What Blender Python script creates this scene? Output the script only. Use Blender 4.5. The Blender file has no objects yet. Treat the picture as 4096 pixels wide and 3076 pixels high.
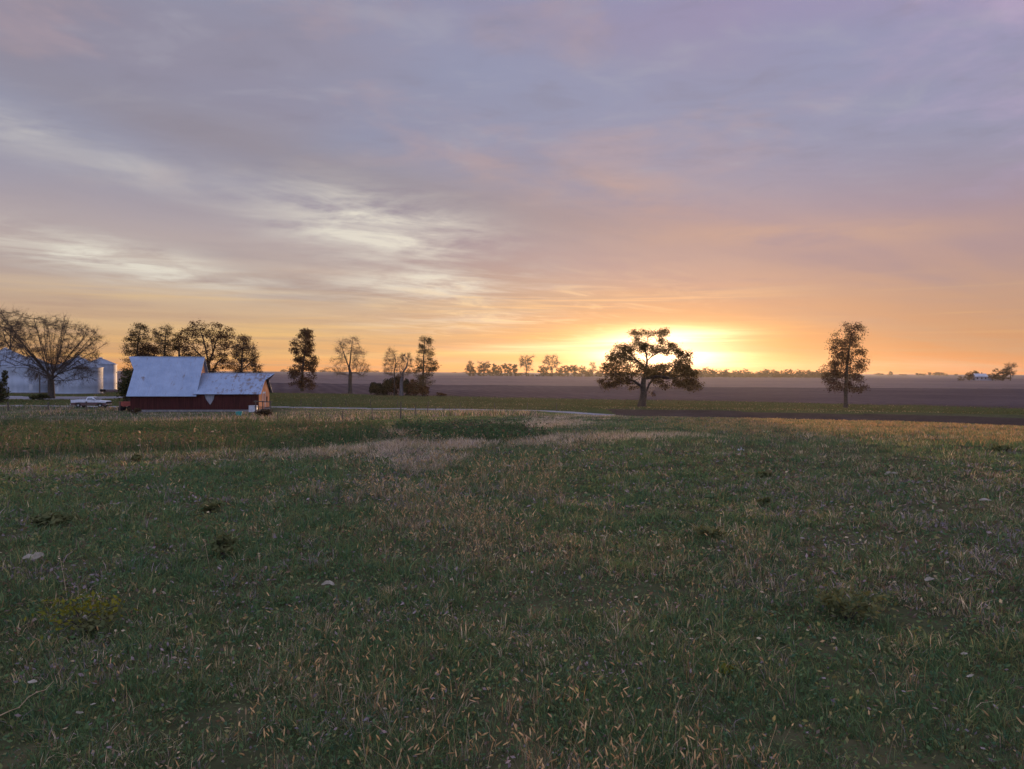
import bpy, math, random
import numpy as np
from mathutils import Vector, Matrix

random.seed(7)
RNG = np.random.default_rng(11)
SC = bpy.context.scene
COL = SC.collection
rad = math.radians

# ------------------------------------------------------------------ camera
W, H, F = 4096.0, 3076.0, 3080.0        # photograph size and focal length, in its pixels
EYE = np.array([0.0, 0.0, 1.65])
PITCH = math.atan(47.0 / F)             # looking slightly down
ROLL = rad(0.26)
_f = np.array([0, math.cos(PITCH), -math.sin(PITCH)])
_u = np.array([0, math.sin(PITCH), math.cos(PITCH)])
_r = np.array([1.0, 0, 0])
CR = math.cos(ROLL) * _r + math.sin(ROLL) * _u
CU = math.cos(ROLL) * _u - math.sin(ROLL) * _r
cam_data = bpy.data.cameras.new('camera')
cam_data.sensor_width = 36.0
cam_data.lens = 36.0 * F / W
cam_data.clip_start = 0.1
cam_data.clip_end = 20000
cam = bpy.data.objects.new('camera', cam_data)
cam.matrix_world = Matrix(((CR[0], CU[0], -_f[0], EYE[0]), (CR[1], CU[1], -_f[1], EYE[1]),
                           (CR[2], CU[2], -_f[2], EYE[2]), (0, 0, 0, 1)))
COL.objects.link(cam)
SC.camera = cam

# ------------------------------------------------------------------ light
SUN_EL, SUN_AZ = rad(1.7), rad(10.9)    # just risen, azimuth clockwise from +Y
SC.view_settings.view_transform = 'Standard'
SC.view_settings.look = 'None'
SC.view_settings.gamma = 1
SC.view_settings.exposure = 0.0
SC.cycles.use_denoising = True
SC.cycles.max_bounces = 6
SC.cycles.transparent_max_bounces = 4
SC.cycles.sample_clamp_indirect = 4
sl = bpy.data.lights.new('sun', 'SUN')
sl.energy = 5.0
sl.angle = rad(0.6)
sl.color = (1.0, 0.58, 0.27)
so = bpy.data.objects.new('sun', sl)
SUN = Vector((math.sin(SUN_AZ) * math.cos(SUN_EL), math.cos(SUN_AZ) * math.cos(SUN_EL), math.sin(SUN_EL)))
so.rotation_euler = SUN.to_track_quat('Z', 'Y').to_euler()
so.location = (0, 0, 60)
COL.objects.link(so)

world = bpy.data.worlds.new('World')
SC.world = world
world.use_nodes = True
NT = world.node_tree
NT.nodes.clear()


class X:
    """a scalar node socket with python arithmetic"""
    def __init__(s, sock, nt): s.k, s.nt = sock, nt
    def _m(s, op, *o, clamp=False):
        n = s.nt.nodes.new('ShaderNodeMath'); n.operation = op; n.use_clamp = clamp
        for i, q in enumerate((s,) + o):
            if isinstance(q, X): s.nt.links.new(q.k, n.inputs[i])
            else: n.inputs[i].default_value = q
        return X(n.outputs[0], s.nt)
    def __add__(s, o): return s._m('ADD', o)
    def __sub__(s, o): return s._m('SUBTRACT', o)
    def __mul__(s, o): return s._m('MULTIPLY', o)
    def __truediv__(s, o): return s._m('DIVIDE', o)
    __radd__ = __add__
    __rmul__ = __mul__
    def __neg__(s): return s._m('MULTIPLY', -1.0)
    def rsub(s, c): return (-s) + c
    def sq(s): return s * s
    def f(s, op, *o): return s._m(op, *o)
    def exp(s): return s._m('EXPONENT')
    def clamp(s): return s._m('ADD', 0.0, clamp=True)
    def step(s, a, b):
        n = s.nt.nodes.new('ShaderNodeMapRange'); n.interpolation_type = 'SMOOTHSTEP'
        s.nt.links.new(s.k, n.inputs['Value'])
        n.inputs['From Min'].default_value = a; n.inputs['From Max'].default_value = b
        return X(n.outputs[0], s.nt)


def lin(c):
    return tuple(((v / 255) / 12.92 if v / 255 <= 0.04045 else ((v / 255 + 0.055) / 1.055) ** 2.4) for v in c[:3])


def n_ramp(nt, fac, stops, interp='B_SPLINE', srgb=True):
    n = nt.nodes.new('ShaderNodeValToRGB')
    n.color_ramp.interpolation = interp
    e = n.color_ramp.elements
    while len(e) < len(stops): e.new(0.5)
    for el, (p, c) in zip(e, stops):
        el.position = p
        el.color = (*(lin(c) if srgb else c[:3]), 1)
    nt.links.new(fac.k if isinstance(fac, X) else fac, n.inputs[0])
    return n.outputs[0]


def n_mix(nt, fac, a, b, mode='MIX'):
    n = nt.nodes.new('ShaderNodeMix'); n.data_type = 'RGBA'; n.blend_type = mode
    for s, q in ((n.inputs[0], fac), (n.inputs[6], a), (n.inputs[7], b)):
        if isinstance(q, X): nt.links.new(q.k, s)
        elif isinstance(q, (float, int)): s.default_value = q
        elif isinstance(q, tuple): s.default_value = (*q, 1)
        else: nt.links.new(q, s)
    return n.outputs[2]


def n_vec(nt, x, y, z):
    n = nt.nodes.new('ShaderNodeCombineXYZ')
    for i, q in enumerate((x, y, z)):
        if isinstance(q, X): nt.links.new(q.k, n.inputs[i])
        else: n.inputs[i].default_value = q
    return n.outputs[0]


def n_noise(nt, vec, scale, detail=4, rough=0.5, dist=0.0, out=0):
    n = nt.nodes.new('ShaderNodeTexNoise')
    if vec is not None: nt.links.new(vec, n.inputs['Vector'])
    n.inputs['Scale'].default_value = scale
    n.inputs['Detail'].default_value = detail
    n.inputs['Roughness'].default_value = rough
    n.inputs['Distortion'].default_value = dist
    return X(n.outputs[out], nt) if out == 0 else n.outputs[out]


def build_sky():
    nt = NT
    tc = nt.nodes.new('ShaderNodeTexCoord')
    sep = nt.nodes.new('ShaderNodeSeparateXYZ')
    nt.links.new(tc.outputs['Generated'], sep.inputs[0])
    x, y, z = (X(sep.outputs[i], nt) for i in range(3))
    el = z.f('ARCSINE') * (180 / math.pi)
    az = x.f('ARCTAN2', y) * (180 / math.pi)
    elp = el.f('MAXIMUM', 0.0)
    # cloud deck seen in perspective, streaks running to the north-east
    zz = elp * (math.pi / 180) + 0.045
    px, py = x / zz, y / zz
    ps = rad(50)
    al = px * math.sin(ps) + py * math.cos(ps)
    ac = px * math.cos(ps) - py * math.sin(ps)
    v1 = n_vec(nt, al * 0.22, ac * 1.0, 3.7)
    band = n_noise(nt, v1, 0.55, 5, 0.5, 0.5)
    v2 = n_vec(nt, al * 0.62, ac * 1.05, 9.1)
    fine = n_noise(nt, v2, 1.5, 9, 0.62, 0.9)
    v3 = n_vec(nt, px, py, 2.2)
    puff = n_noise(nt, v3, 1.6, 8, 0.58, 0.35)
    big = n_noise(nt, v3, 0.45, 3, 0.5, 0.2)
    # open sky colour of the two halves of the view, by height
    t = (elp / 30.0).clamp()
    left = n_ramp(nt, t, [(0.0, (230, 150, 84)), (0.035, (228, 170, 98)), (0.10, (212, 178, 136)), (0.20, (192, 172, 158)),
                          (0.34, (172, 160, 168)), (0.5, (153, 146, 160)), (0.72, (149, 148, 168)), (1.0, (142, 146, 174))])
    right = n_ramp(nt, t, [(0.0, (218, 136, 82)), (0.045, (206, 142, 94)), (0.11, (192, 146, 118)), (0.20, (186, 149, 134)),
                           (0.32, (172, 144, 150)), (0.5, (156, 145, 162)), (0.75, (162, 147, 182)), (1.0, (156, 146, 192))])
    side = az.step(-22.0, 30.0)
    base = n_mix(nt, side, left, right)
    # behind the viewer the unseen sky is cool blue-grey, boosted to light the ground
    back = n_ramp(nt, t, [(0.0, (182, 180, 212)), (0.3, (190, 200, 242)), (1.0, (194, 206, 250))])
    bk = nt.nodes.new('ShaderNodeVectorMath'); bk.operation = 'SCALE'
    nt.links.new(back, bk.inputs[0]); bk.inputs[3].default_value = 3.5
    base = n_mix(nt, (z * 1.3 - y * 1.1).step(-0.25, 0.75), base, bk.outputs[0])
    # grey-mauve cloud bands
    grey = n_mix(nt, side, lin((140, 129, 146)), lin((146, 130, 152)))
    warmgrey = n_mix(nt, (elp * -1.0 + 9.0).step(0.0, 8.0), grey, lin((190, 152, 124)))
    dark = (band.step(0.42, 0.62) * 0.7 + puff.step(0.42, 0.7) * 0.35) * 0.62
    base = n_mix(nt, dark, base, warmgrey)
    # cool and pink mottling high up
    hi = elp.step(9.0, 17.0)
    base = n_mix(nt, hi * big.step(0.40, 0.62) * 0.65, base, lin((140, 150, 180)))
    base = n_mix(nt, hi * puff.step(0.48, 0.68) * 0.6, base, lin((176, 156, 164)))
    base = n_mix(nt, hi * az.step(17.0, 34.0) * puff.step(0.40, 0.68) * 0.7, base, lin((184, 166, 202)))
    mott = n_noise(nt, n_vec(nt, px * 1.0, py * 1.25, 6.6), 3.4, 6, 0.6, 0.4)
    base = n_mix(nt, hi * mott.step(0.5, 0.74) * 0.34, base, lin((170, 168, 182)))
    base = n_mix(nt, hi * mott.step(0.5, 0.28) * 0.30, base, lin((132, 128, 146)))
    # pale windows in the cloud
    def lobe(a0, e0, sa, se, slope=0.0):
        e = el - e0
        if slope: e = e - (az - a0) * slope
        return (((az - a0) / sa).sq() + (e / se).sq()).f('MULTIPLY', -1.0).exp()
    shade = lobe(-12.0, 13.9, 26.0, 1.9, -0.19) * 0.75 + lobe(-14.0, 5.6, 8.0, 0.9, -0.05) * 0.5
    base = n_mix(nt, (shade * (band.step(0.3, 0.6) * 0.5 + 0.5)).clamp(), base, lin((141, 131, 140)))
    gap = lobe(-10.0, 10.6, 7.5, 2.3, -0.12) * 1.25 + lobe(-28, 7.4, 9, 1.3, -0.13) * 1.15 + lobe(-6, 6.4, 7.5, 1.2, 0.0) * 0.9 \
        + lobe(-33, 14.6, 10, 1.3, -0.20) * 0.5 + lobe(-3, 3.8, 7.0, .7, 0.06) * 0.5
    gap = (gap * (fine.step(0.38, 0.66) * 0.5 + puff.step(0.36, 0.62) * 0.75)).clamp()
    base = n_mix(nt, gap * 0.9, base, lin((228, 222, 208)))
    orange_edge = lobe(22.0, 9.6, 13.0, 1.0, -0.03) * 0.55 + lobe(6, 13.2, 9.0, 1.6, -0.14) * 0.45
    base = n_mix(nt, (orange_edge * puff.step(0.3, 0.65)).clamp(), base, lin((206, 164, 136)))
    # yellow bars low on the horizon
    bars = n_noise(nt, n_vec(nt, az * 0.035, el * 1.15, 5.5), 1.0, 5, 0.55, 0.5)
    low = elp.step(0.3, 1.3) * (elp * -1.0 + 7.5).step(0.0, 5.0)
    base = n_mix(nt, low * bars.step(0.5, 0.72) * 0.5, base, lin((242, 198, 120)))
    base = n_mix(nt, low * bars.step(0.5, 0.28) * 0.35, base, lin((192, 154, 124)))
    # glow round the sun behind broken cloud
    A = 10.9
    wide = (((az - A) / 12.0).sq() + ((el - 0.8) / 3.3).sq()).f('MULTIPLY', -1.0).exp()
    mid = (((az - A) / 6.6).sq() + ((el - 1.5) / 2.0).sq()).f('MULTIPLY', -1.0).exp()
    core = (((az - A) / 4.4).sq() + ((el - 1.55) / 1.3).sq()).f('MULTIPLY', -1.0).exp()
    tongue = lobe(3.0, 1.9, 6.5, 0.40, 0.03) + lobe(13.5, 2.9, 3.6, 0.35, 0.0) * 0.8
    st = bars.step(0.36, 0.62) * 0.7 + 0.5
    base = n_mix(nt, wide * 0.36, base, lin((244, 150, 72)))
    cur = n_mix(nt, (mid * st * 0.95).clamp(), base, lin((255, 172, 70)))
    bar2 = n_noise(nt, n_vec(nt, az * 0.045, el * 1.5, 8.3), 1.0, 6, 0.6, 0.7)
    over = lobe(9.0, 4.0, 13.0, 1.7, 0.02)
    cur = n_mix(nt, (over * bar2.step(0.40, 0.62) * 0.62).clamp(), cur, lin((204, 150, 116)))
    cur = n_mix(nt, (lobe(-2.0, 5.2, 12.0, 2.4, 0.02) * fine.step(0.52, 0.36) * 0.55).clamp(), cur, lin((178, 148, 136)))
    cur = n_mix(nt, (lobe(0.0, 4.6, 10.0, 2.0, 0.03) * fine.step(0.50, 0.68) * 0.75).clamp(), cur, lin((240, 212, 166)))
    cur = n_mix(nt, (lobe(6.0, 4.6, 12.0, 1.6, 0.02) * bar2.step(0.5, 0.34) * 0.5).clamp(), cur, lin((248, 204, 142)))
    glow = nt.nodes.new('ShaderNodeVectorMath'); glow.operation = 'SCALE'
    glow.inputs[0].default_value = (1.0, 0.74, 0.50)
    nt.links.new((core * 2.9 * st + mid * 0.10 + tongue * st * 0.5).k, glow.inputs[3])
    add = nt.nodes.new('ShaderNodeVectorMath'); add.operation = 'ADD'
    nt.links.new(cur, add.inputs[0]); nt.links.new(glow.outputs[0], add.inputs[1])
    # clear-air sky for the same sun, a little of it between the clouds
    sky = nt.nodes.new('ShaderNodeTexSky')
    sky.sky_type = 'NISHITA'; sky.sun_disc = False
    sky.sun_elevation = SUN_EL; sky.sun_rotation = SUN_AZ
    sc = nt.nodes.new('ShaderNodeVectorMath'); sc.operation = 'SCALE'
    nt.links.new(add.outputs[0], sc.inputs[0]); sc.inputs[3].default_value = 9.6
    add2 = nt.nodes.new('ShaderNodeVectorMath'); add2.operation = 'ADD'
    sk2 = nt.nodes.new('ShaderNodeVectorMath'); sk2.operation = 'SCALE'
    nt.links.new(sky.outputs[0], sk2.inputs[0]); sk2.inputs[3].default_value = 0.12
    nt.links.new(sc.outputs[0], add2.inputs[0]); nt.links.new(sk2.outputs[0], add2.inputs[1])
    bg = nt.nodes.new('ShaderNodeBackground'); bg.inputs['Strength'].default_value = 0.1
    nt.links.new(add2.outputs[0], bg.inputs['Color'])
    out = nt.nodes.new('ShaderNodeOutputWorld')
    nt.links.new(bg.outputs[0], out.inputs['Surface'])


build_sky()
world.cycles.sampling_method = 'MANUAL'
world.cycles.sample_map_resolution = 1024

# ------------------------------------------------------------------ helpers: numbers
def hash2(ix, iy, seed):
    h = (ix.astype(np.int64) * 374761393 + iy.astype(np.int64) * 668265263 + seed * 1274126177) & 0xffffffff
    h = ((h ^ (h >> 13)) * 1103515245) & 0xffffffff
    h = ((h ^ (h >> 15)) * 2246822519) & 0xffffffff
    return ((h ^ (h >> 16)) & 0xffffff) / float(0xffffff)


def vnoise(x, y, seed=0):
    x = np.asarray(x, float); y = np.asarray(y, float)
    ix, iy = np.floor(x), np.floor(y)
    fx, fy = x - ix, y - iy
    fx = fx * fx * (3 - 2 * fx); fy = fy * fy * (3 - 2 * fy)
    a, b = hash2(ix, iy, seed), hash2(ix + 1, iy, seed)
    c, d = hash2(ix, iy + 1, seed), hash2(ix + 1, iy + 1, seed)
    return (a * (1 - fx) + b * fx) * (1 - fy) + (c * (1 - fx) + d * fx) * fy


def fbm(x, y, seed=0, octs=4):
    s, a, t = 0.0, 0.5, 0.0
    for o in range(octs):
        s = s + a * vnoise(np.asarray(x) * 2 ** o + 17.3 * o, np.asarray(y) * 2 ** o - 9.1 * o, seed + o)
        t += a; a *= 0.5
    return s / t


def sstep(x, a, b):
    t = np.clip((np.asarray(x, float) - a) / (b - a), 0, 1)
    return t * t * (3 - 2 * t)


# ------------------------------------------------------------------ terrain shape
P_LEFT = [(0, 0), (8, 0), (14, -.10), (20, -.30), (30, -.75), (45, -1.55), (65, -2.5), (85, -3.2), (95, -3.37), (110, -3.32),
          (180, -3.25), (300, -2.5), (500, -1.7), (700, -1.2), (1000, -.6), (2000, .55), (3500, 1.7), (9000, 3)]
P_MID = [(0, 0), (8, 0), (14, -.03), (20, -.08), (30, -.42), (45, -.95), (60, -1.62), (75, -2.35), (90, -2.98), (103, -3.42),
         (125, -3.6), (160, -3.5), (280, -3.0), (450, -2.2), (700, -1.45), (1000, -.9), (2000, .3), (3500, 1.2), (9000, 3)]
P_RIGHT = [(0, 0), (8, 0), (14, 0), (20, -.03), (30, -.36), (45, -1.01), (60, -1.73), (70, -2.4), (85, -3.4), (97, -4.0),
           (106, -4.15), (109, -4.05), (114, -3.45), (118, -3.46), (125, -3.72), (160, -3.8), (280, -3.2), (450, -2.4), (700, -1.75),
           (1000, -1.2), (2000, .1), (3500, 1.2), (9000, 3)]


def prof(P, d):
    xs = np.log(np.array([p[0] for p in P]) + 6.0); ys = np.array([p[1] for p in P])
    q = np.log(np.asarray(d) + 6.0)
    e = 0.02
    return (np.interp(q - 1.6 * e, xs, ys) + np.interp(q - .6 * e, xs, ys) + np.interp(q + .6 * e, xs, ys) + np.interp(q + 1.6 * e, xs, ys)) / 4


def ground(x, y):
    x = np.asarray(x, float); y = np.asarray(y, float)
    d = np.hypot(x, y); az = np.arctan2(x, y)
    k = np.clip(np.abs(az) * -1 + math.pi, 0, 1)
    tl = (1 - sstep(az, -.34, -.06)) * k
    tr = sstep(az, 0.0, .17) * k
    z = prof(P_LEFT, d) * tl + prof(P_RIGHT, d) * tr + prof(P_MID, d) * (1 - tl - tr)
    amp = np.clip(d / 60, 0.12, 1) * np.clip(400 / (d + 1), 0.2, 1)
    z = z + (fbm(x * .11, y * .11, 5, 3) - .5) * .22 * amp + (fbm(x * .6, y * .6, 9, 2) - .5) * .05
    return z


def g1(x, y): return float(ground(np.array([x]), np.array([y]))[0])


def ray(u, v):
    return _f + (u - W / 2) / F * CR - (v - H / 2) / F * CU


def spot(u, Y):
    """point of the ground straight under image column u, at depth Y"""
    r = ray(u, 1491 + (u - 2048) * .0046)
    x = r[0] / r[1] * Y
    return x, Y, g1(x, Y)


def height_at(u, v, Y):
    """world z of image point (u, v) on the vertical plane at depth Y"""
    r = ray(u, v)
    return EYE[2] + r[2] / r[1] * Y


def hit(u, v):
    """where the sight line of an image point meets the ground"""
    r = ray(u, v); r = r / r[1]
    ys = np.exp(np.linspace(math.log(1.5), math.log(3000), 1500))
    px, pz = r[0] * ys, EYE[2] + r[2] * ys
    below = np.nonzero(pz < ground(px, ys))[0]
    i = below[0] if len(below) else len(ys) - 1
    return float(px[i]), float(ys[i])


def inside(px, py, poly):
    px = np.asarray(px); py = np.asarray(py)
    r = np.zeros(px.shape, bool)
    n = len(poly)
    for i in range(n):
        x1, y1 = poly[i]; x2, y2 = poly[(i + 1) % n]
        c = ((y1 > py) != (y2 > py))
        with np.errstate(divide='ignore', invalid='ignore'):
            r ^= c & (px < (x2 - x1) * (py - y1) / (y2 - y1 + 1e-12) + x1)
    return r


# ------------------------------------------------------------------ helpers: objects
def tag(o, label=None, cat=None, group=None, kind=None):
    if label: o['label'] = label
    if cat: o['category'] = cat
    if group: o['group'] = group
    if kind: o['kind'] = kind
    return o


def empty(name, loc, rz=0.0, label=None, cat=None, group=None):
    o = bpy.data.objects.new(name, None)
    o.location = loc; o.rotation_euler = (0, 0, rz); o.empty_display_size = .3
    COL.objects.link(o)
    return tag(o, label, cat, group)


def raw_mesh(name, verts, groups, mat, parent=None, smooth=False, col=None):
    """groups: list of int arrays (m, k); col: per-vertex rgb, stored as the attribute 'tint'"""
    me = bpy.data.meshes.new(name)
    verts = np.asarray(verts, np.float32)
    groups = [np.asarray(g, np.int32) for g in groups if len(g)]
    loops = np.concatenate([g.ravel() for g in groups])
    tot = np.concatenate([np.full(len(g), g.shape[1], np.int32) for g in groups])
    start = np.concatenate([[0], np.cumsum(tot)[:-1]]).astype(np.int32)
    me.vertices.add(len(verts)); me.vertices.foreach_set('co', verts.ravel())
    me.loops.add(len(loops)); me.loops.foreach_set('vertex_index', loops)
    me.polygons.add(len(tot)); me.polygons.foreach_set('loop_start', start)
    try: me.polygons.foreach_set('loop_total', tot)
    except Exception: pass
    if smooth: me.polygons.foreach_set('use_smooth', np.ones(len(tot), bool))
    if col is not None:
        a = me.attributes.new('tint', 'FLOAT_COLOR', 'POINT')
        c = np.ones((len(verts), 4), np.float32); c[:, :3] = col
        a.data.foreach_set('color', c.ravel())
    me.update(calc_edges=True)
    me.materials.append(mat)
    o = bpy.data.objects.new(name, me)
    COL.objects.link(o)
    if parent: o.parent = parent
    return o


class MB:
    """collects simple solids into ONE mesh"""
    def __init__(s): s.v, s.f = [], []
    def add(s, vs, fs):
        b = len(s.v)
        s.v += [tuple(map(float, p)) for p in vs]
        s.f += [tuple(b + i for i in q) for q in fs]
        return s
    def box(s, x0, x1, y0, y1, z0, z1):
        return s.add([(x0, y0, z0), (x1, y0, z0), (x1, y1, z0), (x0, y1, z0), (x0, y0, z1), (x1, y0, z1), (x1, y1, z1), (x0, y1, z1)],
                     [(0, 3, 2, 1), (4, 5, 6, 7), (0, 1, 5, 4), (1, 2, 6, 5), (2, 3, 7, 6), (3, 0, 4, 7)])
    def prism(s, pts, axis, a, b):
        """polygon pts (2-D) extruded along an axis from a to b"""
        def P(p, t):
            return {'x': (t, p[0], p[1]), 'y': (p[0], t, p[1]), 'z': (p[0], p[1], t)}[axis]
        n = len(pts)
        return s.add([P(p, a) for p in pts] + [P(p, b) for p in pts],
                     [tuple(range(n))[::-1], tuple(range(n, 2 * n))] + [(i, (i + 1) % n, n + (i + 1) % n, n + i) for i in range(n)])
    def tube(s, p, q, r0, r1=None, n=8, caps=True):
        r1 = r0 if r1 is None else r1
        p, q = Vector(p), Vector(q); d = (q - p).normalized()
        a = d.orthogonal().normalized(); b = d.cross(a)
        vs = []
        for c, r in ((p, r0), (q, r1)):
            for i in range(n):
                t = 2 * math.pi * i / n
                vs.append(c + (a * math.cos(t) + b * math.sin(t)) * r)
        fs = [(i, (i + 1) % n, n + (i + 1) % n, n + i) for i in range(n)]
        if caps: fs += [tuple(range(n))[::-1], tuple(range(n, 2 * n))]
        return s.add(vs, fs)
    def path(s, pts, radii, n=6):
        for i in range(len(pts) - 1): s.tube(pts[i], pts[i + 1], radii[i], radii[i + 1], n)
        return s
    def lathe(s, prof_, n=32, cx=0, cy=0):
        m = len(prof_)
        vs = [(cx + r * math.cos(2 * math.pi * i / n), cy + r * math.sin(2 * math.pi * i / n), z) for r, z in prof_ for i in range(n)]
        return s.add(vs, [(j * n + i, j * n + (i + 1) % n, (j + 1) * n + (i + 1) % n, (j + 1) * n + i) for j in range(m - 1) for i in range(n)])
    def slab(s, poly, th):
        """flat 3-D polygon given thickness th along its normal"""
        ps = [Vector(p) for p in poly]
        nr = Vector((0, 0, 0))
        for i in range(len(ps)): nr += ps[i].cross(ps[(i + 1) % len(ps)])
        nr.normalize(); n = len(ps)
        return s.add([p for p in ps] + [p + nr * th for p in ps],
                     [tuple(range(n))[::-1], tuple(range(n, 2 * n))] + [(i, (i + 1) % n, n + (i + 1) % n, n + i) for i in range(n)])
    def build(s, name, mat, parent=None, smooth=False, bevel=0):
        me = bpy.data.meshes.new(name)
        me.from_pydata(s.v, [], s.f)
        me.update()
        if smooth: me.polygons.foreach_set('use_smooth', np.ones(len(me.polygons), bool))
        me.materials.append(mat)
        o = bpy.data.objects.new(name, me)
        COL.objects.link(o)
        if parent: o.parent = parent
        if bevel:
            m = o.modifiers.new('bevel', 'BEVEL'); m.width = bevel; m.segments = 2; m.limit_method = 'ANGLE'
        return o


# ------------------------------------------------------------------ materials
def mat_new(name):
    m = bpy.data.materials.new(name); m.use_nodes = True
    nt = m.node_tree; nt.nodes.clear()
    out = nt.nodes.new('ShaderNodeOutputMaterial')
    return m, nt, out


def pos_node(nt, obj=False):
    if obj: return nt.nodes.new('ShaderNodeTexCoord').outputs['Object']
    return nt.nodes.new('ShaderNodeNewGeometry').outputs['Position']


def solid(name, c1, c2, scale=3.0, rough=0.8, metal=0.0, spec=0.3, bump=0.0, obj=True, detail=5, stretch=(1, 1, 1), lo=.35, hi=.65):
    m, nt, out = mat_new(name)
    p = nt.nodes.new('ShaderNodeBsdfPrincipled')
    mp = nt.nodes.new('ShaderNodeMapping'); mp.inputs['Scale'].default_value = stretch
    nt.links.new(pos_node(nt, obj), mp.inputs[0])
    n = n_noise(nt, mp.outputs[0], scale, detail, .6)
    c = n_ramp(nt, n, [(lo, c1), (hi, c2)], 'LINEAR', srgb=False)
    nt.links.new(c, p.inputs['Base Color'])
    p.inputs['Roughness'].default_value = rough
    p.inputs['Metallic'].default_value = metal
    p.inputs['Specular IOR Level'].default_value = spec
    if bump:
        b = nt.nodes.new('ShaderNodeBump'); b.inputs['Strength'].default_value = bump; b.inputs['Distance'].default_value = .03
        nt.links.new(n.k, b.inputs['Height']); nt.links.new(b.outputs[0], p.inputs['Normal'])
    nt.links.new(p.outputs[0], out.inputs[0])
    return m


def leafy(name, c1, c2, trans=0.4, scale=1.2, tint=False):
    """thin leaves or blades: diffuse plus light coming through"""
    m, nt, out = mat_new(name)
    if tint:
        a = nt.nodes.new('ShaderNodeAttribute'); a.attribute_name = 'tint'
        c = a.outputs['Color']
    else:
        n = n_noise(nt, pos_node(nt), scale, 3, .6)
        c = n_ramp(nt, n, [(.35, c1), (.65, c2)], 'LINEAR', srgb=False)
    d = nt.nodes.new('ShaderNodeBsdfDiffuse'); t = nt.nodes.new('ShaderNodeBsdfTranslucent')
    nt.links.new(c, d.inputs[0])
    nt.links.new(n_mix(nt, 1.0, c, (1.0, .92, .7), 'MULTIPLY'), t.inputs[0])
    mx = nt.nodes.new('ShaderNodeMixShader'); mx.inputs[0].default_value = trans
    nt.links.new(d.outputs[0], mx.inputs[1]); nt.links.new(t.outputs[0], mx.inputs[2])
    nt.links.new(mx.outputs[0], out.inputs[0])
    return m


def ground_mat(name, stops, scale=.25, fine=4.0, bump=.3, rows=None):
    m, nt, out = mat_new(name)
    pos = pos_node(nt)
    a = n_noise(nt, pos, scale, 6, .6)
    b = n_noise(nt, pos, fine, 5, .65)
    f = a * .55 + b * .45
    if rows:
        w = nt.nodes.new('ShaderNodeTexWave'); w.wave_type = 'BANDS'; w.bands_direction = 'DIAGONAL'
        mp = nt.nodes.new('ShaderNodeMapping'); mp.inputs['Rotation'].default_value = (0, 0, rows[1])
        nt.links.new(pos, mp.inputs[0]); nt.links.new(mp.outputs[0], w.inputs['Vector'])
        w.inputs['Scale'].default_value = rows[0]; w.inputs['Distortion'].default_value = 3.0
        w.inputs['Detail'].default_value = 2
        f = f * .86 + X(w.outputs[1], nt) * .12
    c = n_ramp(nt, f, stops, 'LINEAR', srgb=False)
    p = nt.nodes.new('ShaderNodeBsdfPrincipled')
    nt.links.new(c, p.inputs['Base Color'])
    p.inputs['Roughness'].default_value = 1.0
    p.inputs['Specular IOR Level'].default_value = 0.0
    bm = nt.nodes.new('ShaderNodeBump'); bm.inputs['Strength'].default_value = bump; bm.inputs['Distance'].default_value = .15
    nt.links.new(f.k, bm.inputs['Height']); nt.links.new(bm.outputs[0], p.inputs['Normal'])
    nt.links.new(p.outputs[0], out.inputs[0])
    return m


M = {}
M['pasture'] = ground_mat('pasture_soil', [(.3, (.020, .022, .010)), (.5, (.05, .05, .024)), (.7, (.10, .075, .04))], .3, 3.0)
M['hay'] = ground_mat('short_hay_grass', [(.3, (0.0248, 0.0341, 0.0112)), (.5, (0.0465, 0.0527, 0.0186)), (.72, (0.0868, 0.0682, 0.0310))], .06, 1.2)
M['plough'] = ground_mat('ploughed_soil', [(.3, (0.0345, 0.0253, 0.0256)), (.52, (0.0586, 0.0422, 0.0432)), (.75, (0.0966, 0.0704, 0.0680))], .03, .8, .5, (.12, .5))
M['stubble'] = ground_mat('stubble', [(.3, (0.0740, 0.0549, 0.0507)), (.5, (0.1143, 0.0824, 0.0741)), (.75, (0.1681, 0.1236, 0.1014))], .012, .3, .3, (.05, .3))
M['far'] = ground_mat('far_fields', [(.3, (0.0874, 0.0686, 0.0624)), (.5, (0.1277, 0.0995, 0.0858)), (.75, (0.1749, 0.1373, 0.1092))], .003, .03, .2)
M['bank'] = ground_mat('bare_bank', [(.3, (0.0240, 0.0176, 0.0160)), (.5, (0.0400, 0.0288, 0.0240)), (.75, (0.0720, 0.0520, 0.0400))], .2, 2.5, .5)
M['gravel'] = ground_mat('pale_gravel', [(.3, (0.1105, 0.1020, 0.1020)), (.5, (0.1785, 0.1700, 0.1742)), (.75, (0.2635, 0.2465, 0.2465))], .4, 3.0, .3)
M['yard'] = ground_mat('yard_ground', [(.3, (.03, .035, .016)), (.5, (.07, .068, .035)), (.7, (.15, .115, .075))], .35, 2.5)

# ------------------------------------------------------------------ the ground, one sheet cut into its fields
ROAD = [(-260, 99), (-75, 108.5), (-60, 107.5), (-40, 109), (-15, 107), (0, 104.5), (18, 102.5), (60, 101.5), (260, 101)]


def road_y(x):
    return np.interp(x, [p[0] for p in ROAD], [p[1] for p in ROAD])


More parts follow.
